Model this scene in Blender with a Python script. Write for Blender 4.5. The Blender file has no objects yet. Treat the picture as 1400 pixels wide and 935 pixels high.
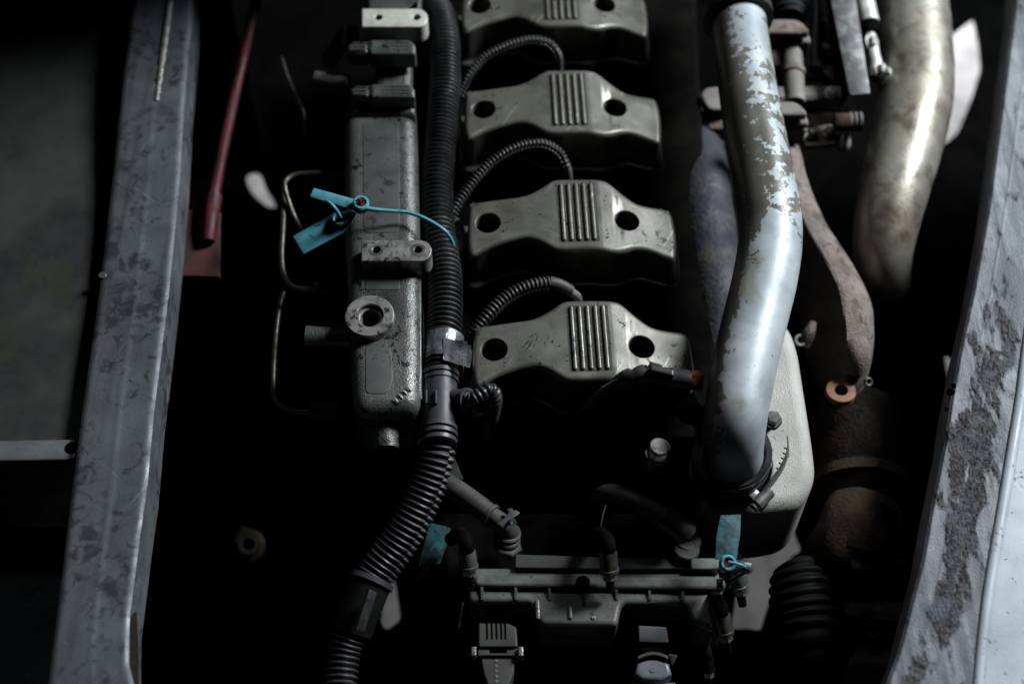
import bpy, bmesh, math, random
from mathutils import Vector, Matrix, noise
random.seed(7)
R = math.radians
scene = bpy.context.scene
C = scene.collection

# ---------------------------------------------------------------- camera
FPX, CX, CY = 1944.4, 700.0, 467.5            # focal length in pixels of a 1400 px wide picture (50 mm lens)
EL = R(57.0); DIST = 1.29
CAM = Vector((0, -DIST*math.cos(EL), DIST*math.sin(EL)))
cam_d = bpy.data.cameras.new('camera'); cam = bpy.data.objects.new('camera', cam_d); C.objects.link(cam)
cam.location = CAM; cam.rotation_euler = (math.pi/2-EL, 0, 0)
cam_d.lens = 50; cam_d.sensor_width = 36; cam_d.clip_end = 50; cam_d.clip_start = 0.02
cam_d.dof.use_dof = True; cam_d.dof.focus_distance = 1.275; cam_d.dof.aperture_fstop = 2.5
scene.camera = cam
# ---------------------------------------------------------------- world and lamps
w = bpy.data.worlds.new("World"); scene.world = w; w.use_nodes = True
w.node_tree.nodes['Background'].inputs[0].default_value = (0.55, 0.7, 1.0, 1)
w.node_tree.nodes['Background'].inputs[1].default_value = 0.002

def area(name, loc, tgt, sx, sy, power, col):
    d = bpy.data.lights.new(name, 'AREA'); d.shape = 'RECTANGLE'; d.size = sx; d.size_y = sy
    d.energy = power; d.color = col
    o = bpy.data.objects.new(name, d); C.objects.link(o); o.location = loc
    o.rotation_euler = (Vector(tgt)-Vector(loc)).to_track_quat('-Z', 'Y').to_euler()
    return o
area('doorway_light', (2.05, 1.35, 1.80), (0.1, 0, 0), 0.7, 0.8, 150, (0.90, 0.96, 1.0))
area('roof_light', (-0.5, 2.2, 2.6), (0, 0, 0), 1.4, 0.6, 8.5, (0.88, 0.95, 1.0))
area('under_truck_daylight', (0.1, 1.75, -0.62), (0.05, 1.1, -1.0), 2.4, 0.35, 32, (0.95, 0.97, 1.0))
scene.view_settings.view_transform = 'Standard'; scene.view_settings.look = 'None'
scene.cycles.diffuse_bounces = 0; scene.cycles.glossy_bounces = 2; scene.cycles.max_bounces = 3
scene.view_settings.exposure = 0.0; scene.view_settings.gamma = 1.0

# ---------------------------------------------------------------- geometry of the place
_fw = Vector((0, math.cos(EL), -math.sin(EL))); _up = Vector((0, math.sin(EL), math.cos(EL)))
def P(px, py, z=0.0):
    d = _fw + Vector((1, 0, 0))*((px-CX)/FPX) - _up*((py-CY)/FPX)
    t = (z-CAM.z)/d.z
    return CAM + d*t
def mpp(p):                                    # metres that one picture pixel spans at p
    return (p-CAM).dot(_fw)/FPX
HOLES = [((676, 475), (877, 470)), ((667, 302.5), (857.5, 297)), ((661, 147.5), (841, 142)), ((654, 5), (828, 1))]
hl = [P(*a[0]) for a in HOLES]; hr = [P(*a[1]) for a in HOLES]
EX = sum(((b-a) for a, b in zip(hl, hr)), Vector()).normalized()
EY = Vector((-EX.y, EX.x, 0)); EZ = Vector((0, 0, 1))

# ---------------------------------------------------------------- materials
def node(nt, t, **k):
    n = nt.nodes.new(t)
    for a, b in k.items():
        if a.startswith('i_'):
            key = a[2:]; key = int(key) if key.isdigit() else key.replace('_', ' ')
            n.inputs[key].default_value = b
        else: setattr(n, a, b)
    return n
def c4(c): return (c[0], c[1], c[2], 1)
def noise_fac(nt, co, scale, lo, hi, detail=4, rough=.6, dist=0, stretch=None):
    if stretch:
        mp = node(nt, 'ShaderNodeMapping'); mp.inputs['Scale'].default_value = stretch
        nt.links.new(co, mp.inputs[0]); co = mp.outputs[0]
    n = node(nt, 'ShaderNodeTexNoise', i_Scale=scale, i_Detail=detail, i_Roughness=rough, i_Distortion=dist)
    nt.links.new(co, n.inputs['Vector'])
    m = node(nt, 'ShaderNodeMapRange'); m.inputs[1].default_value = lo; m.inputs[2].default_value = hi
    nt.links.new(n.outputs[0], m.inputs[0])
    return m.outputs[0]
def mix(nt, fac, a, b):
    m = node(nt, 'ShaderNodeMix', data_type='RGBA')
    for s, v in ((m.inputs[6], a), (m.inputs[7], b)):
        if isinstance(v, tuple): s.default_value = c4(v)
        else: nt.links.new(v, s)
    nt.links.new(fac, m.inputs[0]); return m.outputs[2]
def mat(name, base, col2=None, rough=.5, metal=0.0, s1=14, lo=.42, hi=.62, spots=None, s2=130, slo=.66, shi=.70,
        bump=.15, bs=900, bdist=.0006, rvar=.15, scratch=None, spec=.5, coat=0, streak=None, rust=None):
    m = bpy.data.materials.new(name); m.use_nodes = True; nt = m.node_tree
    b = nt.nodes['Principled BSDF']
    geo = node(nt, 'ShaderNodeNewGeometry'); co = geo.outputs['Position']
    col = base
    if col2: col = mix(nt, noise_fac(nt, co, s1, lo, hi, 6, .65, .4), base, col2)
    if rust: col = mix(nt, noise_fac(nt, co, rust[1], rust[2], rust[2]+.06, 8, .7, .5), col, rust[0])
    if streak: col = mix(nt, noise_fac(nt, co, streak[1], .5, .75, 5, .6, 0, streak[2]), col, streak[0])
    if scratch:
        for ang, sc, lo_ in ((.5, 190, .70), (-.9, 260, .71)):
            mp = node(nt, 'ShaderNodeMapping'); mp.inputs['Rotation'].default_value = (0, 0, ang); nt.links.new(co, mp.inputs[0])
            col = mix(nt, noise_fac(nt, mp.outputs[0], sc, lo_, lo_+.02, 2, .5, .1, (1, .05, .3)), col, scratch)
    if spots:
        a = noise_fac(nt, co, s2, 0, 1, 4, .6, .6); b2 = noise_fac(nt, co, s2*.16, 0, 1, 2, .5, 0)
        q = node(nt, 'ShaderNodeMath', operation='MULTIPLY_ADD'); q.inputs[1].default_value = .55; nt.links.new(b2, q.inputs[0]); nt.links.new(a, q.inputs[2])
        m2 = node(nt, 'ShaderNodeMapRange'); m2.inputs[1].default_value = slo+.235; m2.inputs[2].default_value = shi+.245; nt.links.new(q.outputs[0], m2.inputs[0])
        col = mix(nt, m2.outputs[0], col, spots)
    if isinstance(col, tuple): b.inputs['Base Color'].default_value = c4(col)
    else: nt.links.new(col, b.inputs['Base Color'])
    b.inputs['Metallic'].default_value = metal
    b.inputs['Specular IOR Level'].default_value = spec
    if coat: b.inputs['Coat Weight'].default_value = coat
    if rvar:
        n = node(nt, 'ShaderNodeTexNoise', i_Scale=38.0, i_Detail=6.0); nt.links.new(co, n.inputs['Vector'])
        mr = node(nt, 'ShaderNodeMapRange'); mr.inputs[1].default_value = .3; mr.inputs[2].default_value = .7
        mr.inputs[3].default_value = max(.05, rough-rvar); mr.inputs[4].default_value = min(1, rough+rvar)
        nt.links.new(n.outputs[0], mr.inputs[0]); nt.links.new(mr.outputs[0], b.inputs['Roughness'])
    else: b.inputs['Roughness'].default_value = rough
    if bump:
        n = node(nt, 'ShaderNodeTexNoise', i_Scale=float(bs), i_Detail=3.0); nt.links.new(co, n.inputs['Vector'])
        bp = node(nt, 'ShaderNodeBump', i_Strength=bump, i_Distance=bdist); nt.links.new(n.outputs[0], bp.inputs['Height'])
        nt.links.new(bp.outputs[0], b.inputs['Normal'])
    return m
M = {}
M['cover'] = mat('cover_paint', (.190, .186, .162), (.112, .109, .092), rough=.41, spots=(.03, .03, .028), s2=150, slo=.70, shi=.73, bump=.25, bs=1100, scratch=(.30, .295, .26), metal=.5, rvar=.14, s1=19)
M['cover_dirt'] = mat('rib_grime', (.035, .033, .028), (.09, .088, .075), rough=.8, s1=260, lo=.45, hi=.65, bump=.6, bs=1200)
M['casting'] = mat('cast_silver_paint', (.13, .134, .125), (.085, .09, .085), rough=.34, metal=.4, spots=(.015, .015, .015), s2=150, slo=.66, shi=.69, bump=.75, bs=620, bdist=.0010)
M['casting_smooth'] = mat('cast_smooth_paint', (.090, .096, .092), (.055, .060, .058), rough=.5, metal=.2, spots=(.03, .03, .03), s2=140, slo=.68, shi=.71, bump=.12, bs=700)
M['machined'] = mat('machined_pad', (.36, .36, .33), (.16, .16, .145), rough=.42, metal=.55, s1=70, spots=(.04, .04, .03), s2=160, slo=.62, shi=.68, bump=.35, bs=500)
M['bright'] = mat('bright_steel', (.55, .55, .54), (.32, .32, .31), rough=.3, metal=.85, s1=60, bump=.1)
M['intake'] = mat('rough_cast_aluminium', (.45, .44, .40), (.36, .355, .325), rough=.62, metal=.1, spots=(.08, .08, .07), s2=170, slo=.73, shi=.76, bump=.8, bs=850, bdist=.0009)
M['rubber'] = mat('black_conduit_plastic', (.018, .018, .021), (.042, .041, .043), rough=.42, s1=30, lo=.46, hi=.66, spots=(.05, .048, .044), s2=160, slo=.60, shi=.72, bump=.2, spec=.5, rvar=.2)
M['rubber_small'] = mat('thin_loom_plastic', (.022, .022, .024), (.045, .043, .042), rough=.45, s1=60, bump=.15, spec=.5)
M['rubber_dull'] = mat('dull_hose_rubber', (.03, .03, .027), (.055, .053, .045), rough=.6, s1=40, bump=.3, bs=600)
M['bellows'] = mat('dusty_bellows_rubber', (.0025, .0025, .0025), (.006, .006, .0055), rough=.72, s1=40, bump=.2, spec=.15)
M['tee'] = mat('conduit_fitting_plastic', (.035, .037, .042), (.05, .052, .058), rough=.48, s1=30, bump=.35, bs=900)
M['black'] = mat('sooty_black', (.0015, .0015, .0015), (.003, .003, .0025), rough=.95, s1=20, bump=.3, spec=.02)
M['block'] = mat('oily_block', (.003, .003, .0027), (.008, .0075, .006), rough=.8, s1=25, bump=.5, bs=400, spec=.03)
M['tag'] = mat('blue_tag_plastic', (.10, .36, .44), (.075, .28, .35), rough=.45, s1=90, spots=(.03, .10, .13), s2=150, slo=.68, shi=.76, bump=.08)
M['tag_dull'] = mat('grimy_blue_tag_plastic', (.030, .135, .165), (.018, .07, .09), rough=.55, s1=90, spots=(.02, .04, .05), s2=140, slo=.54, shi=.66, bump=.1)
M['tag_shaded'] = mat('shade_darkened_tag_plastic', (.028, .12, .145), (.015, .05, .06), rough=.6, s1=90, spots=(.012, .03, .035), s2=140, slo=.50, shi=.62, bump=.1)  # tag blue darkened to stand in for the shade under the conduit
M['dull_red'] = mat('dull_red_plate', (.14, .034, .032), (.055, .034, .028), rough=.6, s1=40, bump=.3)
M['red'] = mat('red_insert', (.22, .02, .018), (.09, .012, .012), rough=.5, s1=400)
M['red_paint'] = mat('red_rod_paint', (.085, .006, .009), (.03, .005, .006), rough=.6, s1=55, lo=.5, hi=.65, spots=(.015, .01, .01), s2=90)
M['rail'] = mat('rail_steel_paint', (.125, .140, .152), (.068, .077, .085), rough=.5, metal=.2, s1=22, lo=.35, hi=.72,
                spots=(.036, .040, .046), s2=75, slo=.57, shi=.69, bump=.35, bs=500, streak=((.045, .051, .060), 60, (1, .05, 1)), scratch=(.15, .16, .18))
M['weld'] = mat('weld_bead', (.34, .34, .31), (.18, .18, .17), rough=.4, metal=.5, s1=120)
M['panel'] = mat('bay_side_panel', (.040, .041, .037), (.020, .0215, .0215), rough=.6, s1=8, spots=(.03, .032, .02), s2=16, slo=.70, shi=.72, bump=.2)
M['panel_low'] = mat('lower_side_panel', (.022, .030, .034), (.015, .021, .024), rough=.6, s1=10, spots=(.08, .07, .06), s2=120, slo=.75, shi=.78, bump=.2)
M['alu'] = mat('aluminium_bar', (.30, .32, .32), (.2, .21, .21), rough=.4, metal=.6, s1=30, streak=((.2, .2, .2), 30, (.1, 1, 1)), bump=.1)
M['pale_panel'] = mat('pale_painted_panel', (.46, .51, .56), (.32, .36, .40), rough=.5, s1=14, lo=.36, hi=.66, spots=(.07, .075, .08), s2=230, slo=.70, shi=.73, bump=.15, bs=300)
M['manifold'] = mat('rusty_cast_iron', (.23, .180, .158), (.125, .095, .080), rough=.75, s1=30, spots=(.07, .05, .04), s2=90, slo=.56, shi=.70, bump=.9, bs=500, bdist=.0014)
M['manifold_grey'] = mat('grey_brown_iron', (.22, .20, .185), (.15, .135, .125), rough=.7, s1=24, bump=.5, bs=500)
M['orange_rust'] = mat('orange_rust', (.27, .125, .075), (.18, .085, .055), rough=.8, s1=60, bump=.3)
M['dark_rust'] = mat('dark_rusty_housing', (.030, .017, .011), (.012, .008, .006), rough=.85, s1=24, spec=.15, spots=(.012, .009, .007), s2=60, slo=.48, shi=.62, bump=1.0, bs=260, bdist=.002)
M['rust_tan'] = mat('tan_rust_housing', (.115, .076, .052), (.055, .038, .028), rough=.85, s1=26, lo=.4, hi=.6, spec=.2, spots=(.03, .022, .016), s2=70, slo=.56, shi=.72, bump=.7, bs=300, bdist=.0012)
M['exhaust'] = mat('heat_tinted_steel', (.37, .355, .315), (.25, .225, .18), rough=.44, metal=.55, s1=9, lo=.4, hi=.65, spots=(.13, .105, .075), s2=55, slo=.60, shi=.80,
                   bump=.4, bs=300, rust=((.15, .10, .075), 24, .63))
M['bracket_steel'] = mat('zinc_bracket', (.20, .205, .19), (.12, .125, .115), rough=.5, metal=.35, s1=36, spots=(.075, .078, .08), s2=60, slo=.50, shi=.62, bump=.2)
M['sensor_grey'] = mat('pale_sensor_metal', (.62, .62, .58), (.45, .45, .42), rough=.45, metal=.4, s1=50)
M['brass'] = mat('brass_nut', (.15, .062, .022), (.08, .035, .014), rough=.45, metal=.6, s1=80)
M['blue_pipe'] = mat('blue_grey_pipe', (.014, .017, .029), (.055, .050, .044), rough=.7, s1=44, lo=.48, hi=.66, spots=(.02, .024, .03), s2=60, slo=.5, shi=.62, bump=.8, bs=200, bdist=.0016)
M['ecu'] = mat('dark_cast_box', (.15, .155, .14), (.085, .088, .08), rough=.38, metal=.25, s1=40, spots=(.02, .02, .02), s2=150, slo=.68, shi=.72, bump=.4, bs=700)
M['ecu_plate'] = mat('grey_plate', (.045, .046, .044), (.03, .031, .03), rough=.6, s1=40, bump=.2)
M['conn'] = mat('connector_plastic', (.13, .138, .165), (.10, .105, .125), rough=.45, s1=50, bump=.1)
M['conn_olive'] = mat('olive_connector_plastic', (.042, .044, .035), (.03, .031, .026), rough=.6, s1=50, bump=.1)
M['concrete'] = mat('garage_concrete', (.52, .51, .50), (.33, .32, .32), rough=.85, s1=16, spots=(.2, .2, .2), s2=40, bump=.3, bs=150)
M['line'] = mat('fuel_line_steel', (.14, .135, .105), (.05, .048, .038), rough=.4, metal=.7, s1=120, bump=.2)
M['yellow'] = mat('yellow_paint', (.045, .026, .008), (.015, .010, .005), rough=.6, s1=50)
M['green_dirty'] = mat('mossy_block', (.06, .065, .05), (.025, .027, .022), rough=.85, s1=45, bump=.5)

def pipe_material():
    """pale blue-white paint flaked off an olive-grey steel pipe; UV.x = angle (0 at the crown, + to the right), UV.y = metres"""
    m = bpy.data.materials.new('flaked_pipe_paint'); m.use_nodes = True; nt = m.node_tree; b = nt.nodes['Principled BSDF']
    uv = node(nt, 'ShaderNodeUVMap', uv_map='uv'); sep = node(nt, 'ShaderNodeSeparateXYZ'); nt.links.new(uv.outputs[0], sep.inputs[0])
    geo = node(nt, 'ShaderNodeNewGeometry'); co = geo.outputs['Position']
    def math_(op, a, bb):
        n = node(nt, 'ShaderNodeMath', operation=op)
        for i, v in enumerate((a, bb)):
            if isinstance(v, (int, float)): n.inputs[i].default_value = v
            else: nt.links.new(v, n.inputs[i])
        return n.outputs[0]
    def tex(scale, detail, rough, dist):
        n = node(nt, 'ShaderNodeTexNoise', i_Scale=scale, i_Detail=detail, i_Roughness=rough, i_Distortion=dist)
        nt.links.new(co, n.inputs['Vector']); return n.outputs[0]
    n1 = math_('ADD', math_('MULTIPLY', tex(52.0, 9.0, .62, .5), .62), math_('MULTIPLY', tex(150.0, 6.0, .6, .4), .38))
    # paint is left mostly on the crown and its right flank and all over the lower end
    ca = node(nt, 'ShaderNodeFloatCurve'); cv = ca.mapping.curves[0]
    for i, (x, y) in enumerate(((0, .05), (.32, .10), (.39, .34), (.43, .44), (.48, .55), (.62, .58), (.72, .56), (.85, .53), (1, .46))):
        if i < 2: cv.points[i].location = (x, y)
        else: cv.points.new(x, y)
    mp = math_('ADD', math_('MULTIPLY', sep.outputs[0], -.5), .5); nt.links.new(mp, ca.inputs['Value'])
    cl = node(nt, 'ShaderNodeFloatCurve'); cv2 = cl.mapping.curves[0]
    for i, (x, y) in enumerate(((0, .50), (.10, .60), (.165, .60), (.20, .46), (.26, .37), (.345, .37), (.39, .56), (.44, .78), (1, .80))):
        if i < 2: cv2.points[i].location = (x, y)
        else: cv2.points.new(x, y)
    nt.links.new(sep.outputs[1], cl.inputs['Value'])
    for q in (ca, cl): q.mapping.update()
    s = math_('ADD', math_('MULTIPLY', math_('SUBTRACT', n1, .5), 3.0), math_('ADD', math_('MULTIPLY', math_('SUBTRACT', ca.outputs[0], .5), 2.0), math_('SUBTRACT', cl.outputs[0], .52)))
    mr = node(nt, 'ShaderNodeMapRange'); mr.inputs[1].default_value = -.012; mr.inputs[2].default_value = .012; nt.links.new(s, mr.inputs[0]); mask = mr.outputs[0]
    # small pits in the paint, small chips left on the metal
    pits = noise_fac(nt, co, 260, .69, .71, 3, .6, .4)
    mask = math_('MULTIPLY', mask, math_('SUBTRACT', 1.0, pits))
    mask = math_('MAXIMUM', mask, noise_fac(nt, co, 150, .655, .665, 4, .6, .3))
    paint = mix(nt, noise_fac(nt, co, 22, .4, .65, 4, .6, .3), (.43, .47, .495), (.28, .315, .335))
    paint = mix(nt, noise_fac(nt, co, 16, .58, .68, 6, .65, .5), paint, (.24, .25, .19))
    steel = mix(nt, noise_fac(nt, co, 20, .4, .65, 5, .6, .3), (.15, .142, .118), (.085, .080, .066))
    nt.links.new(mix(nt, mask, steel, paint), b.inputs['Base Color'])
    b.inputs['Metallic'].default_value = .15
    rr = node(nt, 'ShaderNodeMapRange'); rr.inputs[3].default_value = .36; rr.inputs[4].default_value = .50; nt.links.new(mask, rr.inputs[0]); nt.links.new(rr.outputs[0], b.inputs['Roughness'])
    bp = node(nt, 'ShaderNodeBump', i_Strength=.6, i_Distance=.0006)
    nt.links.new(math_('ADD', mask, math_('MULTIPLY', tex(700.0, 2.0, .5, 0.0), .25)), bp.inputs['Height'])
    nt.links.new(bp.outputs[0], b.inputs['Normal'])
    return m
M['pipe'] = pipe_material()

def crud_material():
    """blue-grey paint with brown-grey crust where the mesh attribute 'crud' is high"""
    m = bpy.data.materials.new('crusted_rail_paint'); m.use_nodes = True; nt = m.node_tree; b = nt.nodes['Principled BSDF']
    geo = node(nt, 'ShaderNodeNewGeometry'); co = geo.outputs['Position']
    at = node(nt, 'ShaderNodeAttribute', attribute_name='crud')
    base = mix(nt, noise_fac(nt, co, 26, .36, .64, 8, .7, .5), (.25, .265, .29), (.13, .14, .16))
    base = mix(nt, noise_fac(nt, co, 46, .46, .68, 8, .7, .2, (1, .13, 1)), base, (.055, .062, .076))
    base = mix(nt, noise_fac(nt, co, 130, .50, .66, 5, .6, .1, (1, .07, 1)), base, (.075, .082, .096))
    base = mix(nt, noise_fac(nt, co, 30, .56, .66, 7, .7, .6), base, (.075, .078, .085))
    base = mix(nt, noise_fac(nt, co, 90, .66, .70, 4, .6, .5), base, (.05, .055, .065))
    crust = mix(nt, noise_fac(nt, co, 240, .42, .6, 6, .75, .3), (.014, .0145, .016), (.10, .10, .10))
    crust = mix(nt, noise_fac(nt, co, 62, .50, .62, 6, .7, .4), crust, (.095, .105, .125))
    mr = node(nt, 'ShaderNodeMapRange'); mr.inputs[1].default_value = .05; mr.inputs[2].default_value = .75; nt.links.new(at.outputs['Fac'], mr.inputs[0])
    nt.links.new(mix(nt, mr.outputs[0], base, crust), b.inputs['Base Color'])
    rg = node(nt, 'ShaderNodeMapRange'); rg.inputs[3].default_value = .52; rg.inputs[4].default_value = .95; nt.links.new(mr.outputs[0], rg.inputs[0]); nt.links.new(rg.outputs[0], b.inputs['Roughness']); b.inputs['Specular IOR Level'].default_value = .3
    n = node(nt, 'ShaderNodeTexNoise', i_Scale=500.0, i_Detail=5.0); nt.links.new(co, n.inputs['Vector'])
    bp = node(nt, 'ShaderNodeBump', i_Distance=.0012)
    ms = node(nt, 'ShaderNodeMapRange'); ms.inputs[3].default_value = .40; ms.inputs[4].default_value = .9
    nt.links.new(mr.outputs[0], ms.inputs[0]); nt.links.new(ms.outputs[0], bp.inputs['Strength'])
    nt.links.new(n.outputs[0], bp.inputs['Height']); nt.links.new(bp.outputs[0], b.inputs['Normal'])
    return m
M['crud'] = crud_material()

# ---------------------------------------------------------------- object helpers
def thing(name, loc, label, cat, group=None):
    o = bpy.data.objects.new(name, None); C.objects.link(o); o.empty_display_size = .02
    o.location = loc; o['label'] = label; o['category'] = cat
    if group: o['group'] = group
    return o
def finish(bm, sharp=35):
    bmesh.ops.remove_doubles(bm, verts=bm.verts, dist=1e-6)
    bm.normal_update()
    for f in bm.faces: f.smooth = True
    for e in bm.edges:
        e.smooth = not (len(e.link_faces) == 2 and e.calc_face_angle(0) > R(sharp))
def wloc(o):
    v = Vector(o.location)
    while o.parent: o = o.parent; v += Vector(o.location)
    return v
def add(name, bm, m, parent=None, sharp=35, label=None, cat=None, group=None, kind=None, recalc=True):
    if recalc: bmesh.ops.recalc_face_normals(bm, faces=bm.faces)
    finish(bm, sharp)
    xs = [v.co for v in bm.verts]
    lo = Vector((min(v.x for v in xs), min(v.y for v in xs), min(v.z for v in xs)))
    hi = Vector((max(v.x for v in xs), max(v.y for v in xs), max(v.z for v in xs)))
    org = Vector(((lo.x+hi.x)/2, (lo.y+hi.y)/2, lo.z))
    for v in bm.verts: v.co -= org
    me = bpy.data.meshes.new(name); bm.to_mesh(me); bm.free()
    me.materials.append(M[m] if isinstance(m, str) else m)
    o = bpy.data.objects.new(name, me); C.objects.link(o)
    if parent: o.parent = parent; o.location = org - wloc(parent)
    else: o.location = org
    if label: o['label'] = label
    if cat: o['category'] = cat
    if group: o['group'] = group
    if kind: o['kind'] = kind
    return o
def merge(*bms):
    out = bms[0]
    for b in bms[1:]:
        me = bpy.data.meshes.new('t'); b.to_mesh(me); b.free(); out.from_mesh(me); bpy.data.meshes.remove(me)
    return out

def catmull(pts, n):
    """pts: list of tuples of equal length -> n samples at even parameter by arc length"""
    k = len(pts)
    def ev(i, t):
        p0 = pts[max(i-1, 0)]; p1 = pts[i]; p2 = pts[i+1]; p3 = pts[min(i+2, k-1)]
        return [0.5*((2*b)+(-a+c)*t+(2*a-5*b+4*c-d)*t*t+(-a+3*b-3*c+d)*t**3) for a, b, c, d in zip(p0, p1, p2, p3)]
    dense = []
    for i in range(k-1):
        for j in range(24): dense.append(ev(i, j/24))
    dense.append(list(pts[-1]))
    acc = [0]
    for a, b in zip(dense, dense[1:]): acc.append(acc[-1]+math.dist(a[:3], b[:3]))
    L = acc[-1]; out = []; q = 0
    for j in range(n):
        s = L*j/(n-1)
        while q < len(acc)-2 and acc[q+1] < s: q += 1
        f = (s-acc[q])/max(acc[q+1]-acc[q], 1e-9)
        out.append([a+(b-a)*f for a, b in zip(dense[q], dense[q+1])])
    return out, L
def tube(pts, seg=24, step=.004, corr=None, cap=True, hollow=0, groove=None, smooth=True, phase=0, rough_r=0, slice_=None):
    """pts [(Vector, radius)]; corr=(pitch, depth, sharpness); groove=(angle, width, depth)"""
    raw = [(p.x, p.y, p.z, r) for p, r in pts]
    _, L = catmull(raw, 8) if smooth or len(raw) > 2 else catmull(raw, 8)
    n = max(3, int(L/step)+1)
    if corr: n = max(n, int(L/corr[0]*8))
    sm, L = catmull(raw, n)
    bm = bmesh.new(); uvl = bm.loops.layers.uv.new('uv')
    up = Vector((0, 0, 1)); rings = []
    cs = [Vector(s[:3]) for s in sm]
    t0 = (cs[1]-cs[0]).normalized()
    if abs(t0.z) > .9: up = Vector((0, 1, 0))
    nrm = (up - t0*up.dot(t0)).normalized()
    for i, c in enumerate(cs):
        t = (cs[min(i+1, n-1)]-cs[max(i-1, 0)]).normalized()
        nrm = (nrm - t*nrm.dot(t)).normalized(); bi = t.cross(nrm)
        s = L*i/(n-1); r = sm[i][3]
        ring = []
        for j in range(seg):
            a = 2*math.pi*j/seg; rr = r
            if corr:
                ph = (s/corr[0]+phase) % 1.0
                if groove:
                    if abs(((a-groove[0]+math.pi) % (2*math.pi))-math.pi) < groove[1]: rr -= groove[2]
                    elif ((a-groove[0]) % (2*math.pi)) < math.pi: ph = (ph+.35) % 1.0
                q = .5-.5*math.cos(2*math.pi*ph)
                rr -= corr[1]*(1-q**corr[2])
            if corr: rr += .0003*noise.noise(c*60+nrm*math.cos(a)+bi*math.sin(a)); 
            if rough_r: rr += rough_r*noise.noise(Vector((c+nrm*math.cos(a)*r+bi*math.sin(a)*r)*45))
            off = (nrm*math.cos(a)+bi*math.sin(a))*rr
            if slice_:
                k_ = off.dot(slice_[0])-slice_[1]*r
                if k_ > 0: off -= slice_[0]*k_
            ring.append(bm.verts.new(c+off))
        rings.append(ring)
    for i in range(n-1):
        for j in range(seg):
            k = (j+1) % seg
            f = bm.faces.new((rings[i][j], rings[i][k], rings[i+1][k], rings[i+1][j]))
            for l, (aa, ii) in zip(f.loops, ((j, i), (j+1, i), (j+1, i+1), (j, i+1))):
                an = (aa/seg*2) ; an = an if an <= 1 or aa <= seg/2 else an-2      # -1..1, 0 at crown
                if j >= seg/2 and aa == seg/2: an = -1.0
                l[uvl].uv = (an, L*ii/(n-1))
    if hollow:
        for ring, cc, sg in ((rings[0], cs[0], 1), (rings[-1], cs[-1], -1)):
            t = (cs[1]-cs[0] if sg == 1 else cs[-1]-cs[-2]).normalized()*sg
            r1 = [bm.verts.new(cc+(v.co-cc)*hollow) for v in ring]
            r2 = [bm.verts.new(v.co+t*min(.03, L*.45)) for v in r1]
            for j in range(seg):
                k = (j+1) % seg
                bm.faces.new((ring[j], ring[k], r1[k], r1[j])); bm.faces.new((r1[j], r1[k], r2[k], r2[j]))
            bm.faces.new(r2)
    elif cap:
        bm.faces.new(rings[0]); bm.faces.new(rings[-1])
    return bm
def TP(lst, **k):                                # lst of (px, py, z, radius in picture pixels)
    pts = []
    for px, py, z, r in lst:
        p = P(px, py, z); pts.append((p, r*mpp(p)))
    return tube(pts, **k)

def lathe(p, axis, prof, seg=28, hexa=None):
    """prof: list of (distance along axis, radius); closed at both ends"""
    bm = bmesh.new(); a = Vector(axis).normalized()
    u = a.orthogonal().normalized() if abs(a.z) > .9 else (EZ-a*a.z).normalized()
    v = a.cross(u); rings = []
    for d, r in prof:
        rings.append([bm.verts.new(p+a*d+(u*math.cos(2*math.pi*j/seg)+v*math.sin(2*math.pi*j/seg))*max(r, 1e-5)) for j in range(seg)])
    for x, y in zip(rings, rings[1:]):
        for j in range(seg):
            k = (j+1) % seg; bm.faces.new((x[j], x[k], y[k], y[j]))
    bm.faces.new(rings[0]); bm.faces.new(rings[-1])
    return bm
def ringbm(p, axis, r0, r1, h, seg=32, bev=.0008):
    return_bm = bmesh.new(); a = Vector(axis).normalized()
    u = a.orthogonal().normalized(); v = a.cross(u)
    prof = [(0, r1), (h-bev, r1), (h, r1-bev), (h, r0+bev), (h-bev, r0), (0, r0)]
    rings = [[return_bm.verts.new(p+a*d+(u*math.cos(2*math.pi*j/seg)+v*math.sin(2*math.pi*j/seg))*r) for j in range(seg)] for d, r in prof]
    for i in range(len(rings)):
        x = rings[i]; y = rings[(i+1) % len(rings)]
        for j in range(seg):
            k = (j+1) % seg; return_bm.faces.new((x[j], x[k], y[k], y[j]))
    return return_bm
def hexbolt(p, axis, r, h, washer=True):
    a = Vector(axis).normalized()
    b = lathe(p+a*(.0 if not washer else h*.25), a, [(0, r), (h*.85, r), (h, r*.86)], seg=6)
    if washer: b = merge(b, lathe(p, a, [(0, r*1.35), (h*.2, r*1.35), (h*.25, r*1.25)], seg=20))
    return b

def loop_round(pts, r, n=5):
    """round the corners of a closed 2-D polygon; r number or list"""
    out = []; k = len(pts)
    for i in range(k):
        a = Vector(pts[i-1]); b = Vector(pts[i]); c = Vector(pts[(i+1) % k]); rr = r[i] if isinstance(r, (list, tuple)) else r
        d1 = (a-b); d2 = (c-b); l = min(rr, d1.length*.48, d2.length*.48)
        if l < 1e-6: out.append(b); continue
        p1 = b+d1.normalized()*l; p2 = b+d2.normalized()*l
        for j in range(n+1):
            t = j/n; out.append(p1*(1-t)**2+b*2*t*(1-t)+p2*t*t)
    return out
def loop_smooth(pts, n=90):
    k = len(pts); out = []
    for i in range(k):
        p0, p1, p2, p3 = pts[i-1], pts[i], pts[(i+1) % k], pts[(i+2) % k]
        m = max(1, round(n/k))
        for j in range(m):
            t = j/m
            out.append(Vector([0.5*((2*b)+(-a+c)*t+(2*a-5*b+4*c-d)*t*t+(-a+3*b-3*c+d)*t**3) for a, b, c, d in zip(p0, p1, p2, p3)]))
    return out
def area2(l): return sum(l[i-1].x*l[i].y-l[i].x*l[i-1].y for i in range(len(l)))/2
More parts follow.
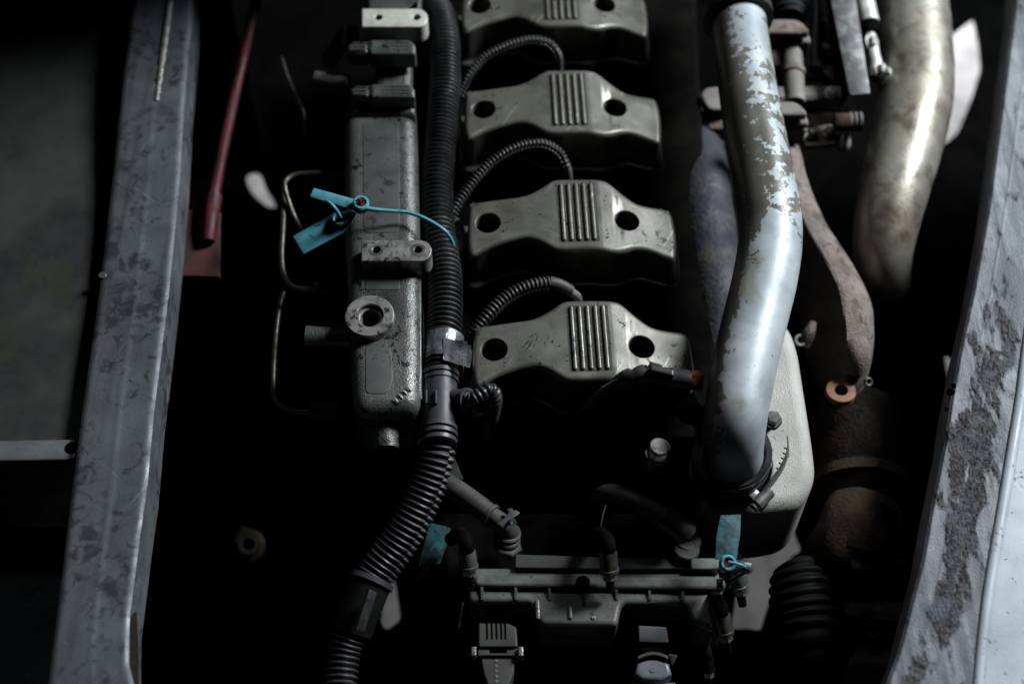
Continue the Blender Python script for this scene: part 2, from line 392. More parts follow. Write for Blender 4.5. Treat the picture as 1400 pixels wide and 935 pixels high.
def inset(l, d):
    k = len(l); out = []
    for i in range(k):
        e1 = (l[i]-l[i-1]); e2 = (l[(i+1) % k]-l[i])
        if e1.length < 1e-9: e1 = e2
        if e2.length < 1e-9: e2 = e1
        n1 = Vector((-e1.y, e1.x)).normalized(); n2 = Vector((-e2.y, e2.x)).normalized()
        n = (n1+n2)
        n = n.normalized() if n.length > 1e-6 else n1
        out.append(l[i]+n*d/max(n.dot(n1), .5))
    return out
def slab(outer, holes=(), z=0.0, th=.01, bev=.002, nb=4, hole_bev=.0006, frame=None, zf=None, cuts=None, flare=None, bottom=True):
    """a plate: outer/holes are 2-D loops in a frame (origin, ex, ey, ez); top at z, thickness th, rounded top edge"""
    outer = [Vector((p[0], p[1])) for p in outer]
    if area2(outer) < 0: outer.reverse()
    bm = bmesh.new()
    def ring(l, zz): return [bm.verts.new((p.x, p.y, zz)) for p in l]
    def skin(a, b):
        for j in range(len(a)):
            k = (j+1) % len(a); bm.faces.new((a[j], a[k], b[k], b[j]))
    low = inset(outer, -flare) if flare else outer
    r_low = ring(low, z-th); prev = r_low
    if not flare and th-bev > .02:
        mid = ring(outer, z-bev-(th-bev)*.5); skin(prev, mid); prev = mid
    if not flare and th-bev > .002:
        mid = ring(outer, z-bev-.0004); skin(prev, mid); prev = mid
    for k in range(nb+1):
        a = k/nb*math.pi/2
        cur = ring(inset(outer, bev*(1-math.cos(a))) if k else outer, z-bev*(1-math.sin(a)))
        skin(prev, cur); prev = cur
    if bev > .002: cur = ring(inset(outer, bev+.0004), z); skin(prev, cur); prev = cur
    def loop_edges(v): return [bm.edges.get((v[i-1], v[i])) or bm.edges.new((v[i-1], v[i])) for i in range(len(v))]
    es = loop_edges(prev); tops = set(prev)
    lows = loop_edges(r_low) if bottom else []
    for h in holes:
        h = [Vector((p[0], p[1])) for p in h]
        if area2(h) < 0: h.reverse()
        r0 = ring(inset(h, -hole_bev), z); r1 = ring(h, z-hole_bev); r2 = ring(h, z-th)
        skin(r0, r1); skin(r1, r2); es += loop_edges(r0); tops |= set(r0)
        if bottom: lows += loop_edges(r2)
    before = set(bm.faces)
    bmesh.ops.triangle_fill(bm, use_beauty=True, use_dissolve=False, edges=es)
    if bottom: bmesh.ops.triangle_fill(bm, use_beauty=True, use_dissolve=False, edges=lows)
    if cuts:
        for c in cuts:
            g = [f for f in bm.faces if f.is_valid and f not in before]
            g = [f for f in g if all(v.co.z > z-th*.5 for v in f.verts)]
            es2 = set(e for f in g for e in f.edges); vs = set(v for f in g for v in f.verts)
            bmesh.ops.bisect_plane(bm, geom=list(g)+list(es2)+list(vs), plane_co=(c, 0, 0), plane_no=(1, 0, 0))
    if zf:
        for v in bm.verts:
            wgt = max(0, min(1, (v.co.z-(z-th))/th)); v.co.z += zf(v.co.x, v.co.y)*wgt
    if frame:
        o, x, y, n = frame
        for v in bm.verts: v.co = o+x*v.co.x+y*v.co.y+n*v.co.z
    return bm
def px_loop(l, z): return [Vector(P(x, y, z)[:2]) for x, y in l]
def pslab(l, z, th, bev=.002, rc=0, holes=(), **k):  # outline given by picture pixels at height z
    lp = px_loop(l, z)
    if rc: lp = loop_round(lp, rc)
    hs = []
    for hx, hy, hr in holes:
        c = P(hx, hy, z); r = hr*mpp(c); hs.append([(c.x+math.cos(a)*r, c.y+math.sin(a)*r) for a in [2*math.pi*i/24 for i in range(24)]])
    return slab(lp, hs, z=z, th=th, bev=bev, **k)
def box(c, sx, sy, sz, x=EX, y=EY, z=EZ, bev=.001):
    o = c; l = [(-sx/2, -sy/2), (sx/2, -sy/2), (sx/2, sy/2), (-sx/2, sy/2)]
    return slab(loop_round([Vector(p) for p in l], bev, 2), z=sz/2, th=sz, bev=min(bev, sz*.4), nb=2, frame=(o, x, y, z))
def quad3(pts, th, bev=.0006, rc=0, **k):      # plate through 3-D corner points (nearly planar)
    o = pts[0]; x = (pts[1]-pts[0]).normalized(); n = x.cross(pts[-1]-pts[0]).normalized()
    if n.z < 0: n = -n
    y = n.cross(x)
    l = [Vector(((p-o).dot(x), (p-o).dot(y))) for p in pts]
    if rc: l = loop_round(l, rc)
    return slab(l, z=0, th=th, bev=bev, nb=2, frame=(o, x, y, n), **k)
def ribbon(pts, w, th, side):                   # flat strip along 3-D points
    n = len(pts)*6; sm, L = catmull([tuple(p) for p in pts], n); bm = bmesh.new(); rs = []
    for i, c in enumerate(sm):
        c = Vector(c); t = (Vector(sm[min(i+1, n-1)])-Vector(sm[max(i-1, 0)])).normalized()
        s = (side-t*side.dot(t)).normalized(); nn = t.cross(s)
        rs.append([bm.verts.new(c+s*w/2*a+nn*th/2*b) for a, b in ((-1, -1), (1, -1), (1, 1), (-1, 1))])
    for a, b in zip(rs, rs[1:]):
        for j in range(4): bm.faces.new((a[j], a[(j+1) % 4], b[(j+1) % 4], b[j]))
    bm.faces.new(rs[0]); bm.faces.new(rs[-1]); return bm
def base_of(px, py, z): return P(px, py, z)
def circ(r, n=32, c=(0, 0)): return [Vector((c[0]+r*math.cos(2*math.pi*i/n), c[1]+r*math.sin(2*math.pi*i/n))) for i in range(n)]

# ================================================================ SETTING
bm = bmesh.new(); bmesh.ops.create_grid(bm, x_segments=8, y_segments=8, size=6)
for v in bm.verts: v.co.z = -1.0
add('floor', bm, 'concrete', kind='structure')
# dark splash shield below the engine with the gaps the floor shows through
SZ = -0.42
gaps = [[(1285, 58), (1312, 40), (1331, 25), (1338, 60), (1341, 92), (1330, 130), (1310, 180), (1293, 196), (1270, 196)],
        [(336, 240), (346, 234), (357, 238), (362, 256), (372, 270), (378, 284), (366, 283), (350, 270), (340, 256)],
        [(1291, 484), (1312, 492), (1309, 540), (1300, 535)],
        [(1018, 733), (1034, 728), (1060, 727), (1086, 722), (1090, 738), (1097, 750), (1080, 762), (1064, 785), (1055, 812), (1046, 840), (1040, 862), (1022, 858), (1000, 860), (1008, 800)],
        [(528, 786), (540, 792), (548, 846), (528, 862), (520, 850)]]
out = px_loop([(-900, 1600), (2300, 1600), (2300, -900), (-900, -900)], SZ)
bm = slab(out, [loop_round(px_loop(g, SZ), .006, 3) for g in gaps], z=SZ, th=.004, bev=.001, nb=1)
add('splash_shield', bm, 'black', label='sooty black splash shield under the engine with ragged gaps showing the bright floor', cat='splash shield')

# ================================================================ ENGINE BLOCK
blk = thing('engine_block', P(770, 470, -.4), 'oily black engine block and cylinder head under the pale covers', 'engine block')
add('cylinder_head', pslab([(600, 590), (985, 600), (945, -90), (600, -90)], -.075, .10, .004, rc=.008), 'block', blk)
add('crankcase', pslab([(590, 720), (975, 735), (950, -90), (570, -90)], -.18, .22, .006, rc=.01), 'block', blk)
for (bx, by) in ((896, 617), (700, 640)):
    p = P(bx, by, -.012)
    if bx == 896: add('bolt', lathe(p-EZ*.03, (.12, .1, 1), [(0, .0105), (.022, .0105), (.0225, .0085), (.0245, .0085), (.025, .0105), (.032, .0100), (.034, .0085)], 24), 'bright', blk, label='dull silver round plug standing on the dark block')

# ================================================================ ROCKER COVERS
Z6 = lambda x, y: (x/4+600, y/4+220)
ol = [(165, 225), (185, 214), (350, 195), (470, 180), (560, 140), (620, 103), (680, 95), (870, 95), (930, 108), (1000, 155), (1080, 200), (1160, 212), (1245, 214), (1280, 238),
      (1300, 330), (1306, 440), (1292, 490), (1230, 480), (1140, 457), (1070, 460), (1000, 484), (940, 491), (840, 484), (660, 486), (600, 466), (540, 432), (470, 416), (380, 430), (280, 460), (190, 502), (163, 480), (155, 400), (158, 300)]
c1 = (hl[1]+hr[1])/2
def loc2(p, c): d = p-c; return Vector((d.dot(EX), d.dot(EY)))
cov = [loc2(P(*Z6(x, y)), c1) for x, y in ol]
half = (hr[1]-hl[1]).length/2
cov = loop_smooth(cov, 132)
hR = .0118
holesL = [circ(hR, 32, (-half, 0)), circ(hR, 32, (half, 0))]
xr0 = loc2(P(*Z6(655, 280)), c1).x; xr1 = loc2(P(*Z6(862, 280)), c1).x; xc = loc2(P(*Z6(880, 280)), c1).x
def zf(x, y):
    z = 0
    if x > xc: z -= (x-xc)*.20
    if x > xc: z += .0
    if x < xr0-.008: z -= (xr0-.008-x)*.045
    return z
def make_cover(c, label):
    t = thing('rocker_cover', c-EZ*.056, label, 'rocker cover', 'row of pale rocker covers down the engine')
    fr = (c, EX, EY, EZ)
    add('cover_shell', slab(cov, holesL, z=0, th=.050, bev=.0048, nb=5, frame=fr, zf=zf, hole_bev=.0008,
        cuts=[xr0-.008-k*.006 for k in range(10)]+[xc, xc+.002]+[xc+.006*k for k in range(1, 10)], bottom=False), 'cover', t, sharp=40)
    add('base_flange', slab(inset([Vector(p) for p in (cov if area2(cov) > 0 else cov[::-1])], -.0065), [inset([Vector(p) for p in (cov if area2(cov) > 0 else cov[::-1])], .002)],
        z=-.047, th=.008, bev=.003, frame=fr), 'cover', t)
    pitch = (xr1-xr0)/5; y0 = loc2(P(*Z6(760, 438)), c1).y; y1 = loc2(P(*Z6(760, 127)), c1).y; ym = (y0+y1)/2; ly = y1-y0
    add('grime_bed', slab(loop_round([Vector(p) for p in ((xr0-.001, y0-.001), (xr1+.001, y0-.001), (xr1+.001, y1+.001), (xr0-.001, y1+.001))], .002), z=.0002, th=.001, bev=.0001, nb=1, frame=fr), 'cover_dirt', t)
    for k in range(5):
        xx = xr0+pitch*(k+.5); hw = pitch*.26
        l = loop_round([Vector(p) for p in ((xx-hw, y0), (xx+hw, y0), (xx+hw, y1), (xx-hw, y1))], hw*.98, 4)
        add('rib', slab(l, z=.0024, th=.0024, bev=hw*.75, nb=3, frame=fr), 'cover', t)
    for s in (-1, 1):
        add('mounting_bolt', hexbolt(c+EX*half*s-EZ*.045, EZ, .0075, .008), 'black', t)
    return t
def flecks(c, marks, m, par, name='grime_flecks', zf_=zf, k=.0004):
    bm = bmesh.new(); rnd = random.Random(len(marks))
    for x, y, r in marks:
        n = 7; vs = []
        for i in range(n):
            a = 2*math.pi*i/n; rr = r*rnd.uniform(.45, 1.15); xx, yy = x+math.cos(a)*rr*1.2, y+math.sin(a)*rr
            vs.append(bm.verts.new(c+EX*xx+EY*yy+EZ*(zf_(xx, yy)+k*.3)))
        top = bm.verts.new(c+EX*x+EY*y+EZ*(zf_(x, y)+k))
        for i in range(n): bm.faces.new((vs[i], vs[(i+1) % n], top))
    return add(name, bm, m, par, recalc=False)
def inside(x, y, poly):
    r = False
    for i in range(len(poly)):
        a, b = poly[i-1], poly[i]
        if (a.y > y) != (b.y > y) and x < (b.x-a.x)*(y-a.y)/(b.y-a.y)+a.x: r = not r
    return r
labs = ['rocker cover nearest the bottom, beside the black sensor plug, with a scribbled scratch', 'pale rocker cover second from the bottom, speckled with black marks round its right hole',
        'pale rocker cover third from the bottom, clean and slightly blurred', 'topmost rocker cover, cut by the top edge of the photo']
inner = inset([Vector(p) for p in (cov if area2(cov) > 0 else cov[::-1])], .006)
extra = {1: [(x/4+600, y/4+220, r) for x, y, r in ((912, 190, 5), (905, 215, 6), (908, 240, 5), (918, 265, 4), (932, 300, 3), (938, 320, 3), (918, 375, 6), (925, 395, 7), (922, 415, 8), (935, 430, 6), (930, 445, 4), (948, 380, 3),
            (1195, 240, 6), (1205, 258, 4), (1222, 262, 5), (1240, 240, 5), (1225, 232, 3), (1072, 436, 6), (1082, 426, 4), (1138, 408, 5), (1112, 410, 3), (360, 332, 5), (372, 326, 3), (402, 316, 4), (430, 303, 3), (352, 378, 6), (550, 292, 6), (562, 296, 3),
            (566, 166, 5), (210, 232, 4), (230, 236, 4), (515, 265, 3), (700, 345, 14), (715, 350, 12), (728, 340, 8), (955, 205, 3), (965, 185, 3), (1284, 398, 6), (1278, 380, 3), (610, 372, 4))],
         0: [(x/4+600, y/4+400, r) for x, y, r in ((980, 148, 5), (992, 156, 6), (1006, 162, 7), (1018, 172, 7), (1008, 182, 5), (1020, 158, 4), (1016, 96, 3), (930, 262, 6), (938, 278, 7), (925, 282, 4), (972, 316, 4), (995, 380, 4), (1000, 220, 3), (715, 170, 7), (712, 190, 5), (228, 380, 4), (700, 372, 3), (1350, 300, 4), (1358, 330, 4))]}
for i in range(4):
    c_ = (hl[i]+hr[i])/2; tt = make_cover(c_, labs[i]); rnd = random.Random(i*5+1); mk = []
    while len(mk) < (34 if i != 2 else 14):
        x, y = rnd.uniform(-.1, .1), rnd.uniform(-.045, .045)
        if inside(x, y, inner) and not (xr0-.004 < x < xr1+.004) and (Vector((abs(x)-half, y))).length > hR+.002: mk.append((x, y, rnd.uniform(.0002, .0006)))
    for x, y, r in extra.get(i, []):
        q = loc2(P(x, y), c_); mk.append((q.x, q.y, r*.00017))
    if i == 3: mk += [(-half+.012+rnd.uniform(-.006, .01), -.004+rnd.uniform(-.004, .006), rnd.uniform(.0004, .0014)) for _ in range(14)]
    fk = flecks(c_, mk, 'black', tt); fk['kind'] = 'stuff'
    if i == 0:
        sc_ = bmesh.new()
        for (xa, ya, xb, yb) in ((460, 300, 495, 248), (470, 322, 508, 262), (492, 300, 515, 245), (495, 245, 520, 222), (520, 222, 542, 230), (542, 230, 528, 268), (575, 288, 584, 262), (592, 262, 604, 232), (520, 300, 524, 270), (452, 300, 466, 284), (478, 280, 500, 258), (1345, 270, 1362, 330), (1352, 262, 1375, 300)):
            a, b = loc2(P(xa/4+600, ya/4+400), c_), loc2(P(xb/4+600, yb/4+400), c_)
            A = c_+EX*a.x+EY*a.y+EZ*(zf(a.x, a.y)-.0002); B = c_+EX*b.x+EY*b.y+EZ*(zf(b.x, b.y)-.0002)
            merge(sc_, tube([(A, .0002), ((A+B)/2, .00042), (B, .0002)], seg=6, step=.001))
        q = add('scribble', sc_, 'black', tt); q['kind'] = 'stuff'

# ================================================================ LEFT CASTING
cz = .010
t = thing('coolant_manifold', P(520, 350, cz-.07), 'long grey cast manifold with pads and an open round port left of the thick hose', 'manifold')
prt = P(505, 432, cz+.008)
body = px_loop([(470, 152), (569, 152), (573, 300), (575, 470), (574, 558), (482, 564), (476, 470), (470, 300)], cz)
rb = [.016, .016, 0, 0, .015, .016, 0, 0]
add('body', slab(loop_round(body, rb, 6), [circ(19*mpp(prt), 32, (prt.x, prt.y))], z=cz, th=.070, bev=.0140, nb=9), 'casting', t, sharp=50)
add('raised_panel', pslab([(496, 166), (545, 164), (546, 245), (546, 318), (497, 318)], cz+.0005, .002, .0005, rc=.006), 'casting_smooth', t)
add('raised_panel', pslab([(499, 364), (546, 364), (547, 396), (499, 396)], cz+.0005, .002, .0005, rc=.003), 'casting_smooth', t)
add('raised_panel', pslab([(500, 538), (530, 538), (537, 520), (535, 478), (524, 467), (508, 467), (499, 474)], cz+.0006, .002, .0006, rc=.005), 'casting_smooth', t)
k = mpp(prt)
port = add('port_ring', ringbm(prt-EZ*.008, EZ, 18.5*k, 34*k, .009, 40, .0009), 'machined', t)
add('bore', ringbm(prt-EZ*.034, EZ, 13.5*k, 18.6*k, .031, 40, .001), 'machined', port)
add('bore_floor', lathe(prt-EZ*.032, EZ, [(0, 14*k), (.002, 14*k)], 24), 'dark_rust', port)
# stamped numerals of weld metal at the lower right corner
for i, (x, y) in enumerate(((541, 547), (547, 542), (553, 537), (559, 532))):
    a = P(x-3, y-4, cz+.0016); b = P(x+4, y+3, cz-.0004)
    add('scar', tube([(a, .0004), ((a+b)/2+EZ*.0002, .0008), (b, .0005)], seg=7, step=.001, rough_r=.0006), 'machined', t)
# mounting pads
def pad(l, z, th, holes, m, label, top=None):
    p = add('mounting_pad', pslab(l, z, th, .0012, rc=None or 0, holes=holes), m, t, label=label)
    return p
def round_bar(x0, x1, yt, yb, slant=0):        # rectangle whose right end is a half round, in picture pixels
    ym = (yt+yb)/2; h = (yb-yt)/2; l = [(x0, yt), (x1-h, yt+slant)]
    for i in range(1, 12):
        a = math.pi/2-math.pi*i/12; l.append((x1-h+math.cos(a)*h*1.15, ym-math.sin(a)*h+slant))
    l += [(x1-h, yb+slant), (x0, yb)]; return l
z1 = .028
pd = add('mounting_pad', pslab(round_bar(494, 588, 328, 357), z1, .022, .0011, holes=[(514.5, 341.5, 5.6), (571.5, 341.5, 5.6)]), 'machined', t, label='machined pad with two threaded holes lying across the middle of the casting')
for hx in (514.5, 571.5):
    q = P(hx, 341.5, z1); kk = mpp(q); add('spot_face', ringbm(q-EZ*.0005, EZ, 6*kk, 10.5*kk, .0008, 28, .0002), 'bright', pd)
add('web', pslab([(500, 352), (582, 352), (582, 334), (500, 334)], z1-.016, .03, .004, rc=.004), 'casting', t)
pd = add('mounting_pad', pslab(round_bar(495, 583, 12, 37), z1+.004, .022, .0011, holes=[(517.5, 24, 5.2), (569.5, 24, 5.2)]), 'machined', t, label='bright clean pad with two holes at the top end of the casting')
M['pad_bright'] = mat('clean_pad', (.62, .62, .56), (.48, .48, .43), rough=.5, metal=.2, s1=60, bump=.2); pd.data.materials[0] = M['pad_bright']
add('web', pslab([(502, 34), (576, 34), (576, -30), (502, -30)], z1-.016, .06, .004, rc=.004), 'casting', t)
# neck: clamp bars across the upper part
add('neck', pslab([(512, 60), (562, 60), (564, 152), (512, 152)], cz-.006, .06, .008, rc=.006), 'casting', t)
for (xa, xb, ya, yb, z, xs) in ((478, 567, 114, 133, .027, 507), (474, 568, 54, 74, .029, 505)):
    b = add('clamp_bar', pslab([(xs, ya), (xb-8, ya), (xb, ya+7), (xb, yb), (xs, yb)], z+.001, .020, .003, rc=.003), 'casting', t)
    add('clamp_lug', pslab([(xa, ya+4), (xs-1, ya+2), (xs-1, yb-1), (xa, yb-2)], z-.001, .018, .005, rc=.006), 'casting', b)
    for j in range(3):
        yy = ya+5+j*4.5; a = P(xa+8, yy, z-.0002); e = P(xb-8, yy, z+.0012); add('casting_line', tube([(a, .0007), (e, .0007)], seg=6, step=.02), 'casting', b)
add('collar', pslab([(480, 134), (567, 134), (569, 156), (480, 156)], cz+.002, .05, .006, rc=.006), 'casting', t)
add('side_stub', TP([(482, 461, -.008, 13), (450, 461, -.008, 13.5), (419, 460, -.008, 15)], seg=26, hollow=.7, step=.004), 'casting', t, label='short side stub with flaked paint')
add('side_stub', TP([(478, 112, -.004, 10), (450, 110, -.004, 11), (431, 108, -.004, 11)], seg=20, hollow=.7, step=.006), 'casting', t)
add('drain_stub', TP([(527, 545, -.020, 18), (527, 585, -.022, 18), (528, 614, -.025, 17.5)], seg=28, hollow=.78), 'casting', t)
add('edge_strip', quad3([P(572, 375, cz-.010), P(575, 375, cz-.010), P(577, 545, cz-.012), P(574, 545, cz-.012)], .03, .0003), 'bright', t)
# crooked lug plate with two holes
lug = thing('lug_bracket', P(460, 60, -.05), 'small dark tilted lug plate with two holes at the upper left of the casting', 'bracket')
a, b_, c, d = P(470, 30, -.02), P(484, 44, -.015), P(446, 94, -.05), P(436, 84, -.055)
x = (b_-a).normalized(); y = (d-a).normalized(); L = (d-a).length; W = (b_-a).length
n = x.cross(y).normalized(); n = n if n.z > 0 else -n
add('lug_plate', slab(loop_round([Vector(p) for p in ((0, 0), (W, 0), (W, L), (0, L))], W*.48, 6), [circ(.0052, 20, (W/2, L*.28)), circ(.0036, 20, (W/2, L*.76))], z=0, th=.004, bev=.0008, frame=(a, x, n.cross(x), n) if n.cross(x).dot(y) > 0 else (a, x, y, n)), 'bracket_steel' if False else 'casting_smooth', lug)
add('lug_foot', pslab([(468, 34), (489, 32), (491, 56), (470, 58)], -.016, .012, .003, rc=.003), 'casting', lug)

# ================================================================ MAIN CONDUIT
HZ = -.012
t = thing('wiring_conduit', P(600, 400, HZ-.03), 'thick black corrugated wiring conduit snaking down between the casting and the covers', 'conduit')
add('corrugated_sleeve', TP([(545, -55, HZ-.02, 20), (578, -16, HZ-.006, 20), (598, 14, HZ, 20.5), (607, 48, HZ, 21), (609, 100, HZ, 21.5), (605, 160, HZ, 22), (600, 215, HZ, 22.5), (597, 270, HZ, 23), (600, 320, HZ, 23.5), (606, 360, HZ, 24), (609, 400, HZ, 24.5), (608, 440, HZ, 24.5), (604, 480, HZ, 24.5), (602, 512, HZ, 24)],
    seg=40, corr=(.0055, .0036, .8)), 'rubber', t, sharp=60)
add('tee_fitting', TP([(602, 512, HZ, 23.5), (601, 545, HZ, 23.5), (600, 592, HZ-.004, 23.5)], seg=40), 'tee', t)
for (yy, rr) in ((512, 26), (520, 25.5), (585, 25.5), (594, 26.5), (603, 26)):
    p = P(602-(yy-512)*.03, yy, HZ); p2 = P(602-(yy-512)*.03, yy+5, HZ); add('fitting_rib', tube([(p, rr*mpp(p)), (p2, rr*mpp(p2))], seg=40, step=.001), 'tee', t)
for (xx, yy) in ((596, 543), (583, 543)):
    zz = HZ+.0155 if xx > 590 else HZ+.010
    add('fitting_tab', box(P(xx, yy, zz), .0018, .014, .004, bev=.0005), 'tee', t)
add('side_outlet', TP([(606, 545, HZ, 13), (626, 545, -.006, 13.5), (638, 546, -.002, 14)], seg=28, hollow=.82, step=.004), 'tee', t)
add('outlet_rim', TP([(636, 546, -.003, 16), (640, 546, -.001, 16)], seg=28, hollow=.75, step=.002), 'tee', t)
add('corrugated_sleeve', TP([(600, 596, HZ-.004, 25.5), (597, 625, HZ-.010, 26), (586, 660, HZ-.020, 26.5), (568, 700, HZ-.032, 27), (545, 740, HZ-.045, 27.5), (520, 775, HZ-.056, 28), (506, 797, HZ-.062, 28)],
    seg=44, corr=(.0056, .0030, .8), groove=(5.2, .10, .004)), 'rubber', t, sharp=60, label='lower split length of the conduit with an open seam')
add('straight_sleeve', TP([(507, 794, HZ-.062, 29.5), (492, 830, HZ-.070, 29.5), (480, 862, HZ-.078, 29)], seg=36), 'bellows', t)
add('sleeve_rim', TP([(509, 790, HZ-.061, 32), (506, 797, HZ-.062, 32)], seg=36, step=.001), 'tee', t)
add('sleeve_clip', quad3([P(505, 805, HZ-.034), P(516, 810, HZ-.040), P(498, 864, HZ-.052), P(487, 860, HZ-.046)], .003, .0008), 'rubber', t)
add('corrugated_sleeve', TP([(480, 860, HZ-.078, 24), (470, 890, HZ-.084, 24), (465, 935, HZ-.090, 24), (464, 990, HZ-.095, 24)], seg=36, corr=(.0056, .0035, .8)), 'rubber', t, sharp=60)
# shiny band with a torn flap
M['foil'] = mat('shiny_tape', (.24, .25, .28), (.10, .105, .115), rough=.26, metal=.5, s1=60, bump=.6, bs=120, bdist=.003)
tp = thing('tape_band', P(606, 480, HZ), 'shiny grey tape band with a torn flap wrapped round the thick conduit', 'tape')
add('band', TP([(608, 462, HZ, 26.2), (605, 497, HZ, 26.2)], seg=44, hollow=.96, step=.003, rough_r=.0008), 'foil', tp)
a = P(618, 463, HZ+.012)
fb = bmesh.new(); NU, NV = 10, 8; vs = []
for i in range(NU+1):
    for j in range(NV+1):
        u, v = i/NU, j/NV
        p = P(606+u*36+3*math.sin(v*3.1)*u, 462+v*30+u*5+6*u*v, HZ+.0175+.004*u*u+.0018*math.sin(5*v+3*u)*u)
        p += EZ*noise.noise(p*140)*.0014; vs.append(fb.verts.new(p))
for i in range(NU):
    for j in range(NV):
        if i == NU-1 and j in (0,): continue
        q = i*(NV+1)+j; fb.faces.new((vs[q], vs[q+1], vs[q+NV+2], vs[q+NV+1]))
bmesh.ops.solidify(fb, geom=fb.faces[:], thickness=.0005)
add('flap', fb, 'foil', tp, sharp=70)
add('loose_tail', ribbon([P(632, 498, HZ), P(634, 506, HZ-.002), P(630, 512, HZ-.006), P(624, 514, HZ-.010)], .004, .0006, EZ), 'bright', tp)

# ================================================================ BRANCH LOOMS
def loom(label, pts, r=8.5, groove=(.9, .16, .0016)):
    q = pts[0]; t = thing('injector_loom', P(q[0], q[1], q[2]-.01), label, 'loom', 'thin corrugated looms to the injectors')
    add('split_sleeve', TP([(x, y, z, r) for x, y, z in pts], seg=22, corr=(.0040, .0016, .8), groove=groove), 'rubber_small', t, sharp=60)
    return t
loom('thin black loom arching up behind the third rocker cover from the bottom', [(628, 130, -.035), (640, 105, -.02), (660, 82, -.010), (690, 65, -.002), (722, 56, 0), (747, 59, -.004), (760, 73, -.015), (763, 92, -.040), (763, 120, -.07)], 7.5)
loom('thin black loom arching up behind the second rocker cover from the bottom', [(612, 312, -.04), (622, 285, -.026), (640, 258, -.015), (668, 226, -.004), (702, 204, .002), (737, 197, 0), (762, 208, -.010), (773, 228, -.022), (776, 250, -.05), (776, 275, -.07)], 8)
l = loom('thin black loom arching to a grey elbow behind the lowest rocker cover', [(628, 505, -.045), (634, 482, -.032), (646, 458, -.018), (668, 430, -.006), (694, 406, 0), (722, 392, .002), (752, 387, 0)], 10.5)
add('elbow_sleeve', TP([(751, 387, 0, 9.5), (765, 390, -.003, 9), (780, 398, -.010, 8.5)], seg=20), 'conn_olive', l)
add('end_fitting', TP([(779, 398, -.010, 6), (788, 405, -.02, 6.5), (790, 412, -.035, 6.5)], seg=16), 'machined', l)
loom('stubby black loom curling from the side outlet of the tee fitting', [(638, 546, -.001), (648, 545, .003), (659, 538, .006), (668, 533, .006), (675, 538, .001), (676, 549, -.010), (672, 570, -.045), (668, 600, -.10)], 11, None)
add('hose_clip', TP([(612, 300, -.025, 3), (618, 305, -.022, 3), (627, 300, -.022, 2.5)], seg=10), 'machined', label='tiny grey clip on the loom beside the thick conduit', cat='clip')

# ================================================================ BLUE SEAL TAGS
def disc(p, ax, r, h, m, name, par): return add(name, lathe(p, ax, [(0, r), (h*.8, r), (h, r*.85)], 24), m, par)
t = thing('seal_tag', P(493, 280, 0.0210), 'pale blue strap tag with a long blue cord trailing over the thick conduit', 'tag')
add('strap', quad3([P(428.6, 257, 0.0430), P(484, 272.5, 0.0290), P(500, 281, 0.0270), P(484, 287, 0.0250), P(424, 269, 0.0390)], .0022, .0005, rc=.0012), 'tag', t)
hd = P(493, 281, 0.0270); ax = (.10, -.15, 1)
head = add('lock_head', ringbm(hd-EZ*.002, ax, .0042, .0078, .009, 28, .0012), 'tag', t)
add('red_core', merge(lathe(hd, ax, [(0, .0040), (.006, .0036)], 16), *[lathe(hd+Vector((math.cos(a)*.0026, math.sin(a)*.0026, .005)), ax, [(0, .0014), (.005, .0006)], 6) for a in (0, 1.3, 2.5, 3.8, 5)]), 'red', head)
add('core_pin', lathe(hd+EZ*.006, ax, [(0, .001), (.0055, .0008)], 8), 'bright', head)
add('cord', TP([(500, 285, 0.0290, 3.6), (515, 287, 0.0280, 3.0), (535, 288.5, 0.0250, 2.6), (560, 291, 0.0210, 2.6), (585, 301, 0.0190, 2.7), (607, 315, 0.0150, 2.7), (617, 328, 0.0050, 2.6), (621.5, 344, -0.0110, 2.4), (620, 360, -0.0390, 2.4)], seg=12, step=.003), 'tag', t)
t = thing('seal_tag', P(465, 300, 0.0010), 'wider blue strap tag hanging lower left, its short cord hooked up to the pale strap', 'tag')
add('strap', quad3([P(400, 323, 0.0070), P(415, 347.5, 0.0010), P(467, 318, 0.0130), P(480, 303, 0.0160), P(488, 291, 0.0190), P(478, 287, 0.0210), P(457, 291, 0.0170)], .0022, .0005, rc=.0012), 'tag', t)
hd = P(465, 300, 0.0170); ax = (-.1, -.25, 1)
head = add('lock_head', ringbm(hd-EZ*.002, ax, .0042, .0072, .006, 28, .0012), 'tag', t)
add('red_core', lathe(hd-EZ*.001, ax, [(0, .0042), (.004, .0038)], 16), 'red', head)
add('cord', TP([(446, 275, 0.0370, 2.0), (450, 277, 0.0390, 2.2), (458, 285, 0.0370, 2.6), (465, 297, 0.0230, 2.8), (465, 299, 0.0170, 2.8)], seg=12, step=.002), 'tag', t)
t = thing('seal_tag', P(592, 745, -.14), 'blue tag coloured dark for shade, hanging beside the lower split conduit', 'tag')
add('strap', quad3([P(588, 714, -.105), P(616, 721, -.105), P(611, 745, -.110), P(601, 772, -.114), P(571, 775, -.114)], .002, .0005, rc=.002), 'tag_shaded', t)
add('cord', TP([(583, 774, -.113, 3.5), (577, 784, -.12, 3.5), (570, 792, -.13, 3)], seg=10), 'tag_dull', t)
t = thing('seal_tag', P(993, 735, -.12), 'grimy blue tag standing up from the fittings at the right corner of the control unit', 'tag')
add('strap', quad3([P(985, 704, -.030), P(1013, 703, -.030), P(1012, 730, -.034), P(1007, 764, -.038), P(978, 764, -.038), P(979, 735, -.034)], .002, .0005, rc=.001), 'tag_dull', t)
hd = P(994, 768, -.036)
head = add('lock_head', ringbm(hd-EZ*.002, (.1, -.5, 1), .0040, .0072, .006, 28, .0012), 'tag', t)
